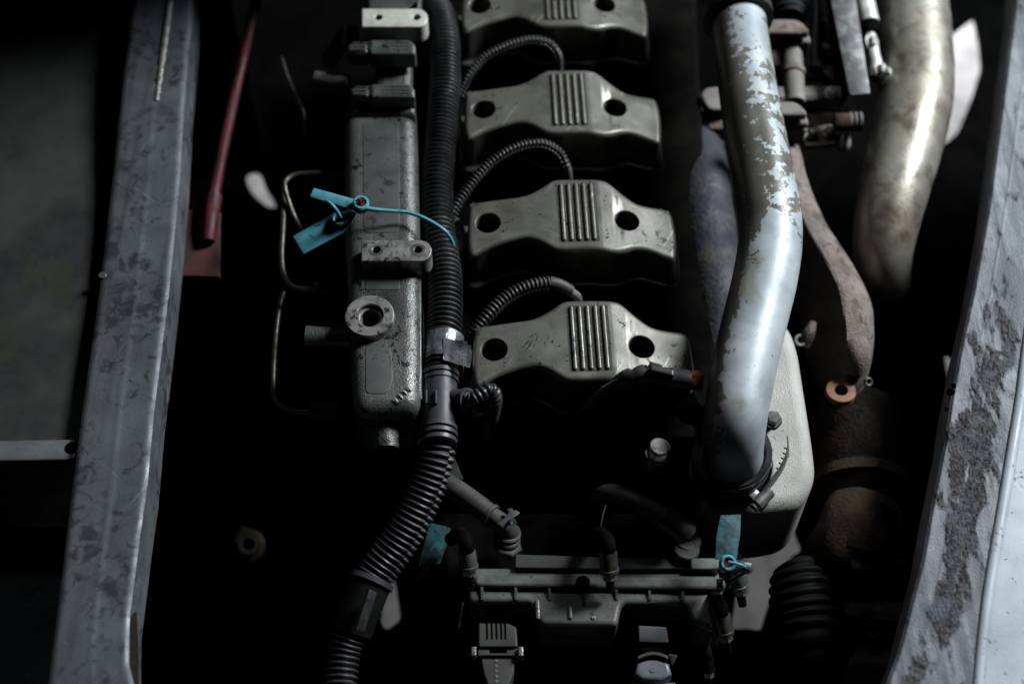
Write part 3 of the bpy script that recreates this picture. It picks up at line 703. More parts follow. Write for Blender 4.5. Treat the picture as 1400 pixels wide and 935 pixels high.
add('red_core', lathe(hd-EZ*.002, (.1, -.5, 1), [(0, .004), (.004, .0036)], 16), 'red', head)
add('cord', TP([(996, 768, -.030, 2.2), (1010, 771, -.029, 2.2), (1019, 775, -.034, 2), (1016, 784, -.048, 2), (1001, 792, -.055, 3), (995, 802, -.062, 3)], seg=10), 'tag', t)

# ================================================================ FUEL LINES (left)
grp = 'thin steel lines left of the casting'
def line(label, pts, r=3.6, fer=None):
    t = thing('fuel_line', P(pts[0][0], pts[0][1], pts[0][2]-.01), label, 'fuel line', grp)
    add('line', TP([(x, y, z, r) for x, y, z in pts], seg=14, step=.003), 'line', t)
    if fer: add('ferrule', TP([(fer[0], fer[1], fer[2], 10), (fer[3], fer[4], fer[2], 10)], seg=6, step=.01), 'casting_smooth', t)
    return t
line('thin steel line bent over behind the wider blue tag', [(470, 238, -0.0260), (440, 237, -0.0260), (408, 238, -0.0260), (394, 244, -0.0260), (389, 254, -0.0260), (396, 280, -0.0310), (404, 300, -0.0360), (413, 318, -0.0510), (418, 345, -0.0860)])
line('thin steel line dropping to a ferrule level with the machined pad', [(390, 250, -0.0360), (388, 275, -0.0360), (387, 310, -0.0360), (385, 350, -0.0360), (388, 375, -0.0360), (398, 391, -0.0360), (415, 395, -0.0360), (440, 395, -0.0360)], 3.8, (431, 394, -0.0360, 456, 394))
line('thin steel line curling below the casting end', [(388, 400, -0.0560), (382, 420, -0.0560), (377, 460, -0.0560), (374, 505, -0.0560), (375, 540, -0.0560), (387, 557, -0.0560), (408, 563, -0.0560), (440, 562, -0.0560)], 3.8, (424, 561, -0.0560, 462, 561))
line('short dull line high up left of the casting', [(385, 80, -0.0460), (394, 108, -0.0460), (406, 134, -0.0460), (415, 156, -0.0460), (417, 180, -0.0560), (414, 200, -0.0860)], 2.8)
add('side_tube', TP([(470, 214, -.055, 5), (466, 260, -.055, 5), (464, 330, -.055, 5), (460, 400, -.06, 5)], seg=12), 'block', label='dark tube running along the left flank of the casting', cat='tube')

# ================================================================ COOLANT PIPE WITH FLAKED PAINT
t = thing('coolant_pipe', P(1015, 500, -.04), 'fat steel pipe with flaking pale blue paint crossing from top to bottom', 'pipe')
PZ = .028
add('pipe_wall', TP([(1004, -70, PZ, 34), (1006, -20, PZ, 35), (1010, 30, PZ, 37), (1019, 100, PZ, 39), (1030, 170, PZ, 41), (1042, 235, PZ, 42.5), (1051, 290, PZ, 43.5), (1053, 330, PZ, 43.5), (1046, 380, PZ, 44), (1034, 430, PZ, 44), (1022, 480, PZ, 44), (1012, 530, PZ, 44), (1005, 575, PZ-.006, 43), (1002, 608, PZ-.028, 42), (1001, 628, PZ-.060, 42)],
    seg=56, step=.003), 'pipe', t, sharp=60)
cp = thing('hose_coupling', P(1000, 680, -.17), 'black rubber coupling with a steel worm clamp under the lower pipe end', 'hose coupling')
a = P(1002, 612, -.008); b2 = P(996, 672, -.085)
axd = (P(1000, 640, -.060)-P(1003, 606, 0)).normalized()
top = P(1001, 617, -.018)
add('rubber_sleeve', tube([(top, .0330), (top+axd*.03, .0335), (top+axd*.07, .034), (top+axd*.14, .034)], seg=48, hollow=.9), 'rubber', cp)
for (d, r) in ((.002, .0350), (.017, .0348), (.030, .0350)): add('sleeve_rib', tube([(top+axd*d, r), (top+axd*(d+.003), r)], seg=48, step=.001), 'rubber', cp)
def band(c, ax, r, wd, th, seg=48): return ringbm(c, ax, r, r+th, wd, seg, .0003)
tax = (axd+Vector((.16, 0, .0))).normalized()
bd = add('clamp_band', band(top+axd*.036, tax, .0362, .011, .0012), 'bright', cp)
sc = top+axd*.042+Vector((.030, -.024, .004))
sx = Vector((.72, -.10, .45)).normalized()
add('worm_housing', box(P(1036, 683, -.045), .010, .018, .010, x=Vector((.75, .66, 0)).normalized(), y=Vector((-.66, .75, 0)).normalized(), bev=.0015), 'bright', bd)
add('worm_screw', lathe(P(1030, 694, -.043), P(1056, 668, -.040)-P(1030, 694, -.043), [(0, .0045), (.004, .0045), (.0042, .0060), (.021, .0060), (.0225, .0048)], 20), 'bright', bd)
tp_ = [P(1044, 672, -.040), P(1058, 655, -.036), P(1070, 637, -.034), P(1077, 618, -.033), P(1077, 600, -.034)]
add('band_tail', ribbon(tp_, .0115, .0008, Vector((-.25, .05, 1))), 'line', bd)
add('tail_edge', ribbon([q+Vector((.0014, -.0006, .0055)) for q in tp_], .0008, .0006, EZ), 'bright', bd)
for j, (x_, y_) in enumerate(((1063, 641), (1067, 634), (1070, 627), (1072, 620), (1074, 613))):
    add('slot', box(P(x_+.5, y_, -.0325), .0012, .0042, .0007, x=Vector((0.6, .8, 0)).normalized(), y=Vector((-.8, .6, 0)).normalized(), bev=.0002), 'black', bd)
uc = thing('hose_coupling', P(1008, 10, 0), 'black rubber collar with clamp band at the upper end of the flaked pipe', 'hose coupling')
add('rubber_sleeve', TP([(1003, -90, PZ, 44), (1005, -40, PZ, 45), (1008, 22, PZ, 45)], seg=44, hollow=.8), 'rubber', uc)
add('collar_lip', TP([(1007, 16, PZ, 48), (1009, 29, PZ, 48)], seg=44, hollow=.78, step=.003), 'rubber', uc)
add('clamp_band', TP([(1005, -24, PZ, 47.5), (1006, -6, PZ, 47.5)], seg=44, hollow=.95, step=.003), 'bracket_steel', uc)

# sensor screwed into the pipe
t = thing('temperature_sensor', P(920, 515, -.03), 'black plug sensor with a brass nut and ribbed cable beside the lowest rocker cover', 'sensor')
SZ_ = .018
add('brass_nut', lathe(P(946, 520, SZ_), EX, [(0, .0088), (.009, .0088)], 6), 'brass', t)
add('nut_collar', lathe(P(941, 520, SZ_), EX, [(0, .0078), (.004, .0078)], 20), 'brass', t)
add('plug_body', TP([(884, 511, SZ_, 13), (900, 514, SZ_, 13), (922, 517, SZ_, 14), (942, 520, SZ_, 14)], seg=24), 'rubber_small', t)
add('plug_collar', TP([(918, 515, SZ_, 17), (922, 516, SZ_, 17)], seg=24, step=.001), 'rubber_small', t)
lt = P(905, 507, SZ_+.0115)
add('latch', box(lt, .020, .006, .004, x=(P(920, 509, SZ_)-P(890, 502, SZ_)).normalized(), y=EY, bev=.001), 'rubber_small', t)
add('latch', box(P(897, 499, SZ_+.010), .012, .0035, .003, x=(P(920, 509, SZ_)-P(890, 500, SZ_)).normalized(), y=EY, bev=.001), 'rubber_small', t)
add('boot', TP([(886, 511, SZ_, 12), (876, 512, SZ_-.001, 14), (868, 516, SZ_-.003, 11), (860, 517, SZ_-.006, 14), (848, 520, SZ_-.010, 10), (838, 528, SZ_-.015, 8)], seg=22), 'rubber_small', t)
add('cable', TP([(842, 524, SZ_-.012, 5), (826, 536, SZ_-.020, 5), (805, 552, SZ_-.035, 5), (780, 575, -.05, 5), (765, 600, -.09, 5)], seg=14), 'rubber', t)
add('cable_thread', TP([(845, 518, SZ_-.004, .7), (832, 524, SZ_-.008, .7), (820, 532, SZ_-.012, .6), (795, 553, -.028, .5)], seg=6), 'bright', t)
t = thing('pipe_boss', P(945, 565, -.04), 'dark scuffed boss under the brass nut of the sensor', 'boss')
add('boss_body', TP([(962, 545, -.012, 17), (950, 556, -.022, 17), (938, 566, -.035, 16)], seg=24), 'blue_pipe', t)
add('boss_tab', quad3([P(965, 562, -.01), P(972, 570, -.01), P(950, 588, -.03), P(944, 580, -.03)], .004, .001, rc=.002), 'blue_pipe', t)

# ================================================================ INTAKE HOUSING
t = thing('intake_housing', P(1050, 580, -.14), 'rough pale cast housing with a rounded corner right of the flaked pipe', 'housing')
ih = px_loop([(1010, 420), (1078, 436), (1092, 470), (1103, 540), (1114, 610), (1118, 650), (1096, 690), (1040, 700), (960, 700), (968, 560)], -.056)
add('housing_shell', slab(loop_round(ih, [0, .02, .02, .03, .03, .014, .022, .02, .01, 0], 8), z=-.056, th=.10, bev=.014, nb=8), 'intake', t, sharp=60)
pb = P(1057, 574, -.054); bt = add('hex_bolt', hexbolt(pb, (-.1, -.25, 1), .0062, .009), 'machined', t)
add('bolt_shank', TP([(1046, 564, -.052, 5), (1056, 572, -.048, 5)], seg=10), 'machined', t)

# dark pipe running behind
add('blue_grey_pipe', TP([(948, 150, -.17, 30), (952, 190, -.12, 36), (962, 280, -.10, 40), (972, 360, -.10, 41), (985, 440, -.10, 42), (985, 520, -.11, 42), (975, 600, -.14, 42)], seg=36, step=.006, rough_r=.001), 'blue_pipe', label='scuffed blue-grey pipe running deep behind the flaked pipe', cat='pipe')
add('cover_side_hose', TP([(930, 400, -.09, 9), (935, 430, -.085, 11), (938, 470, -.09, 10)], seg=16), 'block', label='short black hose end beside the second rocker cover', cat='hose')

# ================================================================ EXHAUST MANIFOLD
t = thing('exhaust_manifold', P(1130, 350, -.14), 'brown cast iron exhaust runner curling down to an open flange', 'exhaust manifold')
add('runner', TP([(1040, 60, -.10, 26), (1050, 130, -.095, 27), (1062, 200, -.085, 29), (1074, 262, -.080, 33), (1090, 318, -.082, 40), (1114, 368, -.088, 46), (1135, 415, -.096, 52), (1142, 458, -.104, 52), (1144, 498, -.118, 46), (1148, 530, -.138, 34)],
    seg=64, step=.004, rough_r=.0010, slice_=(Vector((-.90, -.30, .32)).normalized(), .36)), 'manifold', t, sharp=30)
add('neck_lobe', TP([(1166, 470, -.085, 20), (1172, 490, -.088, 18), (1170, 510, -.098, 14)], seg=24), 'manifold', t)
pe = P(1150, 533, -.100)
ey_ = Vector((-.12, 1, -.16)).normalized(); ex_ = Vector((1, .18, -.05)).normalized()
add('flange_eye', slab(circ(.0150, 36), [circ(.0066, 28)], z=0, th=.006, bev=.0012, frame=(pe, ex_, ey_, ex_.cross(ey_))), 'orange_rust', t)
pe2 = P(1186, 522, -.095)
add('eyelet', ringbm(pe2, (.4, -.6, 1), .0022, .0045, .003, 24, .0006), 'machined', t)
add('horn', TP([(1098, 470, -.10, 10), (1106, 455, -.09, 9), (1112, 440, -.085, 5)], seg=18), 'manifold', t)
add('small_eye', ringbm(P(1093, 466, -.095), (.1, -.4, 1), .0030, .0065, .004, 24, .0008), 'machined', t)
add('wedge', quad3([P(1090, 188, -.06), P(1100, 186, -.06), P(1088, 208, -.075), P(1080, 206, -.075)], .01, .001), 'orange_rust', t)

for k_, (lab, fl) in enumerate((('grey-brown flange pair with a bolt, higher of the two right of the flaked pipe', (26, 22)), ('grey-brown rounded flange pair with a bolt, lower of the two right of the flaked pipe', (138, 22)))):
    y0, _ = fl; x1 = 1108 if k_ == 0 else 1105
    t = thing('exhaust_flange', P(1085, y0+30, -.10), lab, 'flange', 'exhaust flanges right of the flaked pipe')
    add('upper_plate', pslab([(1036, y0), (x1-16, y0), (x1-2, y0+14), (x1-2, y0+19), (1036, y0+19)], -.022, .008, .003, rc=.010), 'manifold' if k_ == 0 else 'manifold_grey', t)
    add('lower_plate', pslab([(1036, y0+14), (x1-8, y0+12), (x1, y0+24), (x1+1, y0+32), (1036, y0+30)], -.034, .014, .003, rc=.006), 'manifold_grey', t)
    if k_ == 1: add('plate_heel', pslab([(1040, y0+26), (x1-10, y0+26), (x1-2, y0+34), (x1-2, y0+40), (1040, y0+36)], -.040, .018, .003, rc=.006), 'manifold_grey', t)
    pb = P(1092, y0+44, -.062); add('flange_bolt', hexbolt(pb, (.1, -.35, 1), .0068, .011), 'machined', t)
    add('bolt_stud', lathe(pb, (.1, -.35, 1), [(0, .0035), (.018, .0035)], 12), 'machined', t)
t = thing('exhaust_flange', P(970, 150, -.12), 'small tan iron flange peeking out left of the flaked pipe', 'flange', 'exhaust flanges right of the flaked pipe'); del t['group']
add('flange_plate', pslab([(957, 128), (966, 119), (998, 117), (998, 150), (968, 150)], -.068, .012, .003, rc=.008), 'manifold_grey', t)
add('flange_heel', pslab([(967, 148), (998, 148), (998, 176), (968, 176)], -.084, .02, .003, rc=.004), 'manifold', t)
add('flange_bolt', hexbolt(P(978, 192, -.10), (.1, -.3, 1), .006, .008), 'block', t)
t = thing('bellows_joint', P(1078, 10, -.08), 'dark bellows joint at the top, above the higher flange', 'joint')
add('bellows', TP([(1076, -40, -.05, 26), (1078, 0, -.05, 26), (1079, 26, -.05, 26)], seg=32, corr=(.011, .005, 1)), 'blue_pipe', t)
# ledge and cross bar between flanges and the bracket
t = thing('heat_shield_clip', P(1120, 60, -.14), 'dark clip plate with two bolts low between the flanges and the bracket', 'clip plate')
add('plate', pslab([(1108, 20), (1136, 16), (1140, 84), (1112, 86)], -.09, .006, .001, rc=.004), 'dark_rust', t)
for x_, y_ in ((1122, 34), (1126, 70)): add('bolt', hexbolt(P(x_, y_, -.088), EZ, .0055, .007), 'manifold_grey', t)
t = thing('heater_hose', P(1112, 70, -.14), 'narrow black hose curving below the higher flange', 'hose')
add('hose', TP([(1112, -40, -.06, 7), (1116, 20, -.065, 7), (1114, 70, -.07, 7), (1122, 105, -.08, 7), (1150, 122, -.10, 7)], seg=18), 'rubber', t)
for y_ in (8, 88): add('band_clip', TP([(1115, y_, -.067, 8.5), (1115, y_+7, -.068, 8.5)], seg=18, step=.001), 'manifold_grey', t)
t = thing('riser_tube', P(1088, 95, -.12), 'short grey-brown riser tube joining the two exhaust flanges', 'tube')
add('tube_wall', TP([(1080, 62, -.050, 15), (1084, 95, -.052, 15), (1086, 142, -.056, 15)], seg=24, rough_r=.0008), 'manifold_grey', t)
add('weld_ring', TP([(1084, 98, -.052, 17), (1084, 104, -.052, 17)], seg=24, step=.002), 'manifold', t)
t = thing('bolt_pair_plate', P(1122, 205, -.12), 'small rusty tab with two bolt heads below the lower flange', 'plate')
add('tab', pslab([(1096, 172), (1140, 170), (1146, 196), (1100, 200)], -.075, .006, .0015, rc=.004), 'manifold', t)
for x_, y_ in ((1110, 184), (1132, 182)): add('bolt', hexbolt(P(x_, y_, -.073), EZ, .0048, .006), 'machined', t)
t = thing('cross_bar', P(1110, 130, -.12), 'dull grey-brown bar crossing under the steel bracket', 'bar')
add('bar', pslab([(1060, 117), (1155, 116), (1155, 134), (1060, 138)], -.050, .016, .004, rc=.003), 'manifold_grey', t)
add('lower_bar', pslab([(1090, 149), (1160, 148), (1160, 186), (1090, 186)], -.12, .012, .002, rc=.003), 'dark_rust', t)
add('stud', hexbolt(P(1136, 128, -.046), (0, -.3, 1), .0055, .007), 'sensor_grey', t)
add('block', pslab([(1105, 92), (1130, 92), (1130, 105), (1105, 105)], -.10, .01, .002, rc=.003), 'manifold', t)
add('side_hook', TP([(1155, 155, -.08, 2.4), (1130, 151, -.085, 2.4), (1100, 152, -.09, 2.4)], seg=8), 'block', t)

# ================================================================ STEEL BRACKET + SENSOR
t = thing('steel_bracket', P(1160, 100, -.10), 'upright folded steel bracket standing between the flanges and the big exhaust pipe', 'bracket')
add('bracket_face', quad3([P(1190, 128, -.020), P(1162, 130, -.020), P(1128, -40, -.01), P(1164, -40, -.01)], .003, .0006, rc=.003), 'bracket_steel', t)
add('bracket_web', quad3([P(1161, 130, -.0235), P(1129, -40, -.0135), P(1129, -40, -.085), P(1146, 155, -.085)][::-1], .002, .0004), 'block', t)
t = thing('pressure_sensor', P(1190, 70, -.06), 'pale elbowed sensor with bolts on the right edge of the steel bracket', 'sensor')
add('sensor_barrel', TP([(1172, -40, -.045, 15), (1180, 0, -.048, 15), (1188, 34, -.05, 14.5)], seg=26), 'sensor_grey', t)
add('dark_gap', TP([(1188, 34, -.051, 13), (1190, 46, -.053, 12)], seg=22), 'block', t)
add('elbow', TP([(1186, 44, -.055, 9), (1191, 58, -.055, 9), (1194, 76, -.056, 9), (1197, 92, -.058, 10), (1193, 108, -.062, 10)], seg=20), 'sensor_grey', t)
for (x_, y_, r_) in ((1200, 97, .0066), (1207, 100, .0048), (1188, 60, .0072)): add('bolt', hexbolt(P(x_, y_, -.052), (.75, -.25, .6), r_, .007), 'sensor_grey', t)
t = thing('stub_fitting', P(1160, 170, -.10), 'short threaded stub fitting poking out below the steel bracket', 'fitting')
add('stub_tube', TP([(1140, 168, -.06, 13), (1152, 168, -.06, 13), (1168, 167, -.06, 12)], seg=24, step=.004), 'rust_tan', t)
for x_ in (1160, 1167, 1174): add('thread_ring', TP([(x_, 167, -.06, 13.6), (x_+3, 167, -.06, 13.6)], seg=24, step=.001), 'manifold_grey', t)
add('stub_tip', TP([(1174, 167, -.06, 9), (1179, 167, -.06, 9)], seg=16, step=.002), 'block', t)
t = thing('bolt_sleeve', P(1152, 192, -.12), 'bright tapered bolt sleeve hanging below the stub fitting', 'bolt')
add('sleeve', lathe(P(1152, 202, -.095), (P(1153, 184, -.078)-P(1152, 202, -.095)), [(0, .0075), (.004, .0088), (.018, .0068), (.02, .006)], 24), 'sensor_grey', t)

# ================================================================ BIG EXHAUST PIPE
t = thing('exhaust_pipe', P(1230, 200, -.12), 'big heat tinted exhaust pipe bending down at the upper right', 'pipe')
EZ_ = -.080
add('pipe_wall', TP([(1238, -90, EZ_, 47), (1243, -30, EZ_, 48), (1249, 30, EZ_, 49), (1253, 90, EZ_, 50), (1250, 140, EZ_, 51), (1240, 190, EZ_, 50), (1227, 240, EZ_-.004, 48), (1215, 290, EZ_-.012, 45), (1208, 330, EZ_-.024, 42), (1206, 362, EZ_-.040, 39), (1206, 385, EZ_-.065, 38)],
    seg=48, step=.005, rough_r=.0006), 'exhaust', t, sharp=60)
add('clamp_ring', ringbm(P(1208, 366, -.140), (.05, -.25, 1), .029, .0345, .006, 44, .001), 'block', t)
add('clamp_bolt', TP([(1243, 345, -.125, 4), (1244, 362, -.128, 4)], seg=12), 'machined', t)

# ================================================================ LOWER RIGHT: RUSTY HOUSINGS
t = thing('turbo_housing', P(1170, 640, -.28), 'dark rusty drum housing below the open exhaust flange', 'housing')
add('drum', TP([(1168, 560, -.17, 62), (1170, 600, -.17, 62), (1174, 650, -.17, 62), (1176, 690, -.18, 60)], seg=44, rough_r=.002), 'dark_rust', t)
add('drum_rim', TP([(1174, 655, -.17, 65), (1175, 668, -.17, 65)], seg=44, step=.003), 'rust_tan', t)
add('lug', pslab([(1196, 543), (1223, 545), (1228, 574), (1200, 574)], -.14, .012, .002, rc=.003, holes=[(1212, 556, 7)]), 'rust_tan', t)
add('tan_elbow', TP([(1180, 694, -.15, 50), (1174, 722, -.15, 54), (1158, 757, -.16, 54), (1134, 790, -.19, 50)], seg=40, rough_r=.003), 'rust_tan', t, label='tan rusty elbow under the drum')
add('spike', quad3([P(1202, 690, -.105), P(1226, 700, -.105), P(1222, 738, -.115), P(1208, 708, -.115)], .004, .0008), 'black', t)
add('link_rod', TP([(1158, 745, -.105, 4.5), (1185, 752, -.105, 5), (1215, 757, -.105, 6), (1245, 763, -.11, 4)], seg=14), 'block', t)
add('link_plate', quad3([P(1160, 752, -.108), P(1192, 756, -.108), P(1192, 778, -.115), P(1166, 778, -.115)], .003, .0006), 'green_dirty', t)
add('link_ball', TP([(1226, 764, -.15, 7), (1232, 770, -.155, 7)], seg=16), 'rust_tan', t)
t = thing('rubber_bellows', P(1090, 830, -.22), 'squat black rubber bellows at the lower right of the control unit', 'bellows')
add('bellows_body', TP([(1084, 768, -.16, 18), (1088, 778, -.16, 34), (1094, 805, -.162, 44), (1101, 840, -.166, 49), (1106, 872, -.17, 48), (1112, 900, -.18, 40)], seg=44, corr=(.0098, .0042, .6)), 'bellows', t, sharp=70)
t = thing('cast_block', P(1190, 850, -.24), 'dark cast block with raised letters half hidden beside the crusted rail', 'casting')
add('block_face', quad3([P(1156, 838, -.150), P(1236, 850, -.150), P(1240, 876, -.17), P(1163, 868, -.17)], .03, .002), 'rust_tan', t)
add('hole_rim', ringbm(P(1167, 852, -.155), (0, -.5, 1), .0010, .0022, .001, 14, .0003), 'black', t)
add('step_block', pslab([(1176, 872), (1240, 868), (1240, 912), (1160, 912)], -.175, .05, .003, rc=.004), 'green_dirty', t)
add('knuckle', TP([(1158, 815, -.17, 11), (1170, 818, -.17, 12), (1184, 820, -.17, 8)], seg=20), 'rust_tan', t)
add('knuckle', TP([(1140, 848, -.17, 10), (1150, 856, -.17, 9)], seg=20), 'green_dirty', t)
cu = bpy.data.curves.new('lettering', 'FONT'); cu.body = 'PAR'; cu.size = .016; cu.extrude = .001; cu.resolution_u = 3; cu.space_character = .95
to = bpy.data.objects.new('lettering', cu); C.objects.link(to); bpy.context.view_layer.update()
me = bpy.data.meshes.new_from_object(to.evaluated_get(bpy.context.evaluated_depsgraph_get())); bpy.data.objects.remove(to)
bl = bmesh.new(); bl.from_mesh(me)
o_ = P(1202, 869, -.1605); fx = (P(1195, 843, -.151)-o_).normalized(); fy = (P(1166, 860, -.162)-P(1202, 866, -.162)); fn = fx.cross(fy).normalized(); fy = fn.cross(fx)
if fn.z < 0: fn = -fn
for v in bl.verts: v.co = o_+fx*v.co.x+fy*v.co.y+fn*(v.co.z+.001)
add('lettering', bl, 'rust_tan', t)

# ================================================================ ENGINE CONTROL UNIT
EZC = -.080
t = thing('control_unit', P(800, 850, -.30), 'dark ribbed cast control unit box at the bottom, two plugs in its front', 'control unit')
oc = [(640, 803), (970, 803), (978, 864), (946, 848), (938, 825), (850, 825), (844, 855), (738, 853), (726, 823), (640, 823)]
add('box_top', slab(loop_round(px_loop(oc, EZC), .0055, 4), z=EZC, th=.05, bev=.0042, nb=5), 'ecu', t, sharp=50)
add('rear_body', pslab([(610, 792), (975, 792), (985, 700), (600, 700)], EZC-.03, .12, .004, rc=.006), 'block', t)
add('seat_plate', pslab([(640, 776), (985, 778), (985, 812), (640, 812)], EZC-.002, .02, .002, rc=.003), 'ecu', t)
add('lower_body', pslab([(632, 806), (972, 806), (985, 885), (620, 885)], EZC-.047, .10, .004, rc=.006), 'black', t)
add('flange_bar', pslab([(648, 784), (980, 786), (992, 791), (993, 803), (980, 806), (648, 801)], EZC+.006, .010, .0035, rc=.006), 'ecu', t)
add('rear_plate', pslab([(704, 757), (868, 762), (1000, 764), (1000, 776), (868, 778), (704, 776)], EZC+.003, .008, .0012, rc=.002), 'ecu_plate', t)
add('rear_plate', pslab([(944, 762), (985, 762), (985, 778), (944, 778)], EZC+.010, .012, .0015, rc=.003), 'ecu', t)
for x_ in (659, 705, 751, 796.5, 842, 887, 932):
    yb = 828 if x_ == 796.5 else 820
    a = P(x_, 803, EZC); l_ = (P(x_, yb, EZC)-a).length
    rb_ = bmesh.new(); hw = .0011
    vs = [rb_.verts.new(p) for p in (a+EX*-hw+EZ*.0045, a+EX*hw+EZ*.0045, a+EX*hw-EY*l_+EZ*.0012, a-EX*hw-EY*l_+EZ*.0012, a+EX*-hw*1.8-EZ*.002, a+EX*hw*1.8-EZ*.002, a+EX*hw*1.8-EY*l_-EZ*.002, a-EX*hw*1.8-EY*l_-EZ*.002)]
    for f in ((0, 1, 2, 3), (4, 5, 1, 0), (5, 6, 2, 1), (6, 7, 3, 2), (7, 4, 0, 3), (7, 6, 5, 4)): rb_.faces.new([vs[i] for i in f])
    add('stiffening_rib', rb_, 'ecu', t)
for (x_, y_) in ((779, 833), (735, 833)): add('boss_line', box(P(x_, y_, EZC+.0003), .0035, .018, .003, bev=.0012), 'ecu', t)
add('rivet', lathe(P(811, 845, EZC-.001), EZ, [(0, .0024), (.0015, .0022), (.0022, .0012)], 16), 'machined', t)
add('corner_screw', lathe(P(981, 809, EZC-.004), EZ, [(0, .0045), (.003, .0042), (.0042, .0026)], 20), 'machined', t)
add('cap_screw', lathe(P(797, 797, EZC+.004), EZ, [(0, .0062), (.003, .0062), (.0032, .004), (.006, .0036)], 20), 'block', t)
add('edge_glint', quad3([P(632, 824, EZC-.006), P(634.5, 824, EZC-.006), P(628, 858, EZC-.02), P(626, 858, EZC-.02)], .002, .0003), 'machined', t)
# right plug
t = thing('cable_plug', P(893, 900, -.26), 'blue-grey lever plug in the right notch of the control unit', 'plug')
add('cover_plate', quad3([P(873, 855, -0.0770), P(911, 857, -0.0770), P(914, 878, -0.0820), P(874, 877, -0.0820)], .004, .0006, rc=.001), 'conn', t)
add('neck', pslab([(878, 884), (906, 884), (910, 900), (874, 900)], -0.0990, .02, .002, rc=.002), 'block', t)
arc = []; 
for i in range(9): arc.append((871+i*5.5, 906-6*math.sin(math.pi*i/8)))
add('lever', pslab(arc+[(919, 922), (905, 930), (878, 929), (867, 921)], -0.0920, .015, .0035, rc=0), 'conn', t)
arc2 = [(872+i*5.2, 896-6*math.sin(math.pi*i/8)) for i in range(9)]
add('lever_arch', pslab(arc2+[(x, y+5) for x, y in arc2[::-1]], -0.0890, .010, .0008), 'conn_olive', t)
add('side_wing', quad3([P(914, 894, -0.0970), P(926, 896, -0.0970), P(919, 910, -0.1020)], .003, .0005), 'conn', t)
add('plug_body', pslab([(862, 932), (925, 932), (928, 990), (860, 990)], -0.1120, .04, .002, rc=.003), 'conn', t)
add('button', lathe(P(892, 916, -0.0925), EZ, [(0, .0022), (.0012, .002)], 14), 'conn', t)
# left plug
t = thing('cable_plug', P(683, 900, -.26), 'olive grey grooved plug in the left notch of the control unit', 'plug')
add('grip', pslab([(654, 851), (694, 851), (706, 857), (708, 884), (654, 884)], -0.0870, .02, .0015, rc=.002), 'conn_olive', t)
for x_ in (666, 672.5, 679, 685.5, 691): add('groove', box(P(x_, 861, -0.0867), .0014, .016, .0006, bev=.0002), 'black', t)
add('shoulder', pslab([(653, 886), (669, 886), (669, 892), (692, 892), (692, 886), (708, 886), (709, 896), (653, 896)], -0.0900, .018, .001), 'conn_olive', t)
add('plug_body', pslab([(657, 897), (704, 897), (702, 920), (690, 950), (672, 950), (661, 920)], -0.0930, .02, .0015, rc=.002), 'conn_olive', t)
for j in range(5): add('stud_mark', lathe(P(679, 903+j*7, -0.0930), EZ, [(0, .0016), (.0006, .0014)], 10), 'conn', t)
for x_ in (648, 712): add('side_clip', box(P(x_, 893, -0.0920), .004, .008, .012, bev=.0006), 'machined', t)
# banjo and barrel fittings
fg = 'barrel fittings round the control unit'
def barrel(label, x0, y0, x1, y1, z0, z1, r, m='casting', nut=True):
    t = thing('barrel_fitting', P(x1, y1, z1-.02), label, 'fitting', fg); m = 'line' if 'tan' in label else m
    p0 = P(x0, y0, z0); p1 = P(x1, y1, z1); a = (p1-p0); L_ = a.length
    add('barrel', lathe(p0, a, [(0, r*.9), (L_*.1, r), (L_*.82, r), (L_*.84, r*1.1), (L_, r*1.08)], 26), m, t)
    if nut: add('hex_tip', lathe(p1, a, [(0, r*.85), (.006, r*.85), (.0065, r*.7)], 6), 'bright', t)
    e0 = p0+a.normalized()*.002
    add('hose_end', tube([(e0, r*.86), (e0-a.normalized()*.010, r*.84), (p0+Vector((-.006, .022, -.014)), r*.8), (p0+Vector((-.016, .034, -.050)), r*.8)], seg=18, step=.002), 'block', t)
    add('tip', lathe(p1+a.normalized()*.006, a, [(0, r*.5), (.012, r*.45)], 14), 'block', t)
    return t
b1 = barrel('grey barrel fitting beside the corner tag, right end of the control unit', 1006, 776, 1011, 803, -.085, -.100, .0085)
add('cross_block', TP([(1002, 774, -0.0400, 9), (1020, 774, -0.0400, 9), (1024, 780, -0.0430, 8)], seg=18), 'casting', b1)
for (x_, y_, r_) in ((987, 781, 9), (984, 798, 7)): add('ball_nut', TP([(x_-4, y_, -0.0550, r_), (x_+4, y_, -0.0550, r_)], seg=18, step=.002), 'casting', b1)
barrel('tan barrel fitting hanging lowest, under the corner tag', 986, 838, 991, 866, -0.0750, -0.0900, .0076)
barrel('scuffed silver barrel fitting left of the control unit', 638, 752, 641, 776, -0.0450, -0.0580, .0078)
barrel('dark barrel fitting standing at the middle of the control unit', 831, 752, 833, 782, -0.0400, -0.0550, .0080, 'block')
barrel('near-black stub fitting at the far lower right of the control unit', 966, 898, 968, 916, -0.1350, -0.1450, .006, 'block')

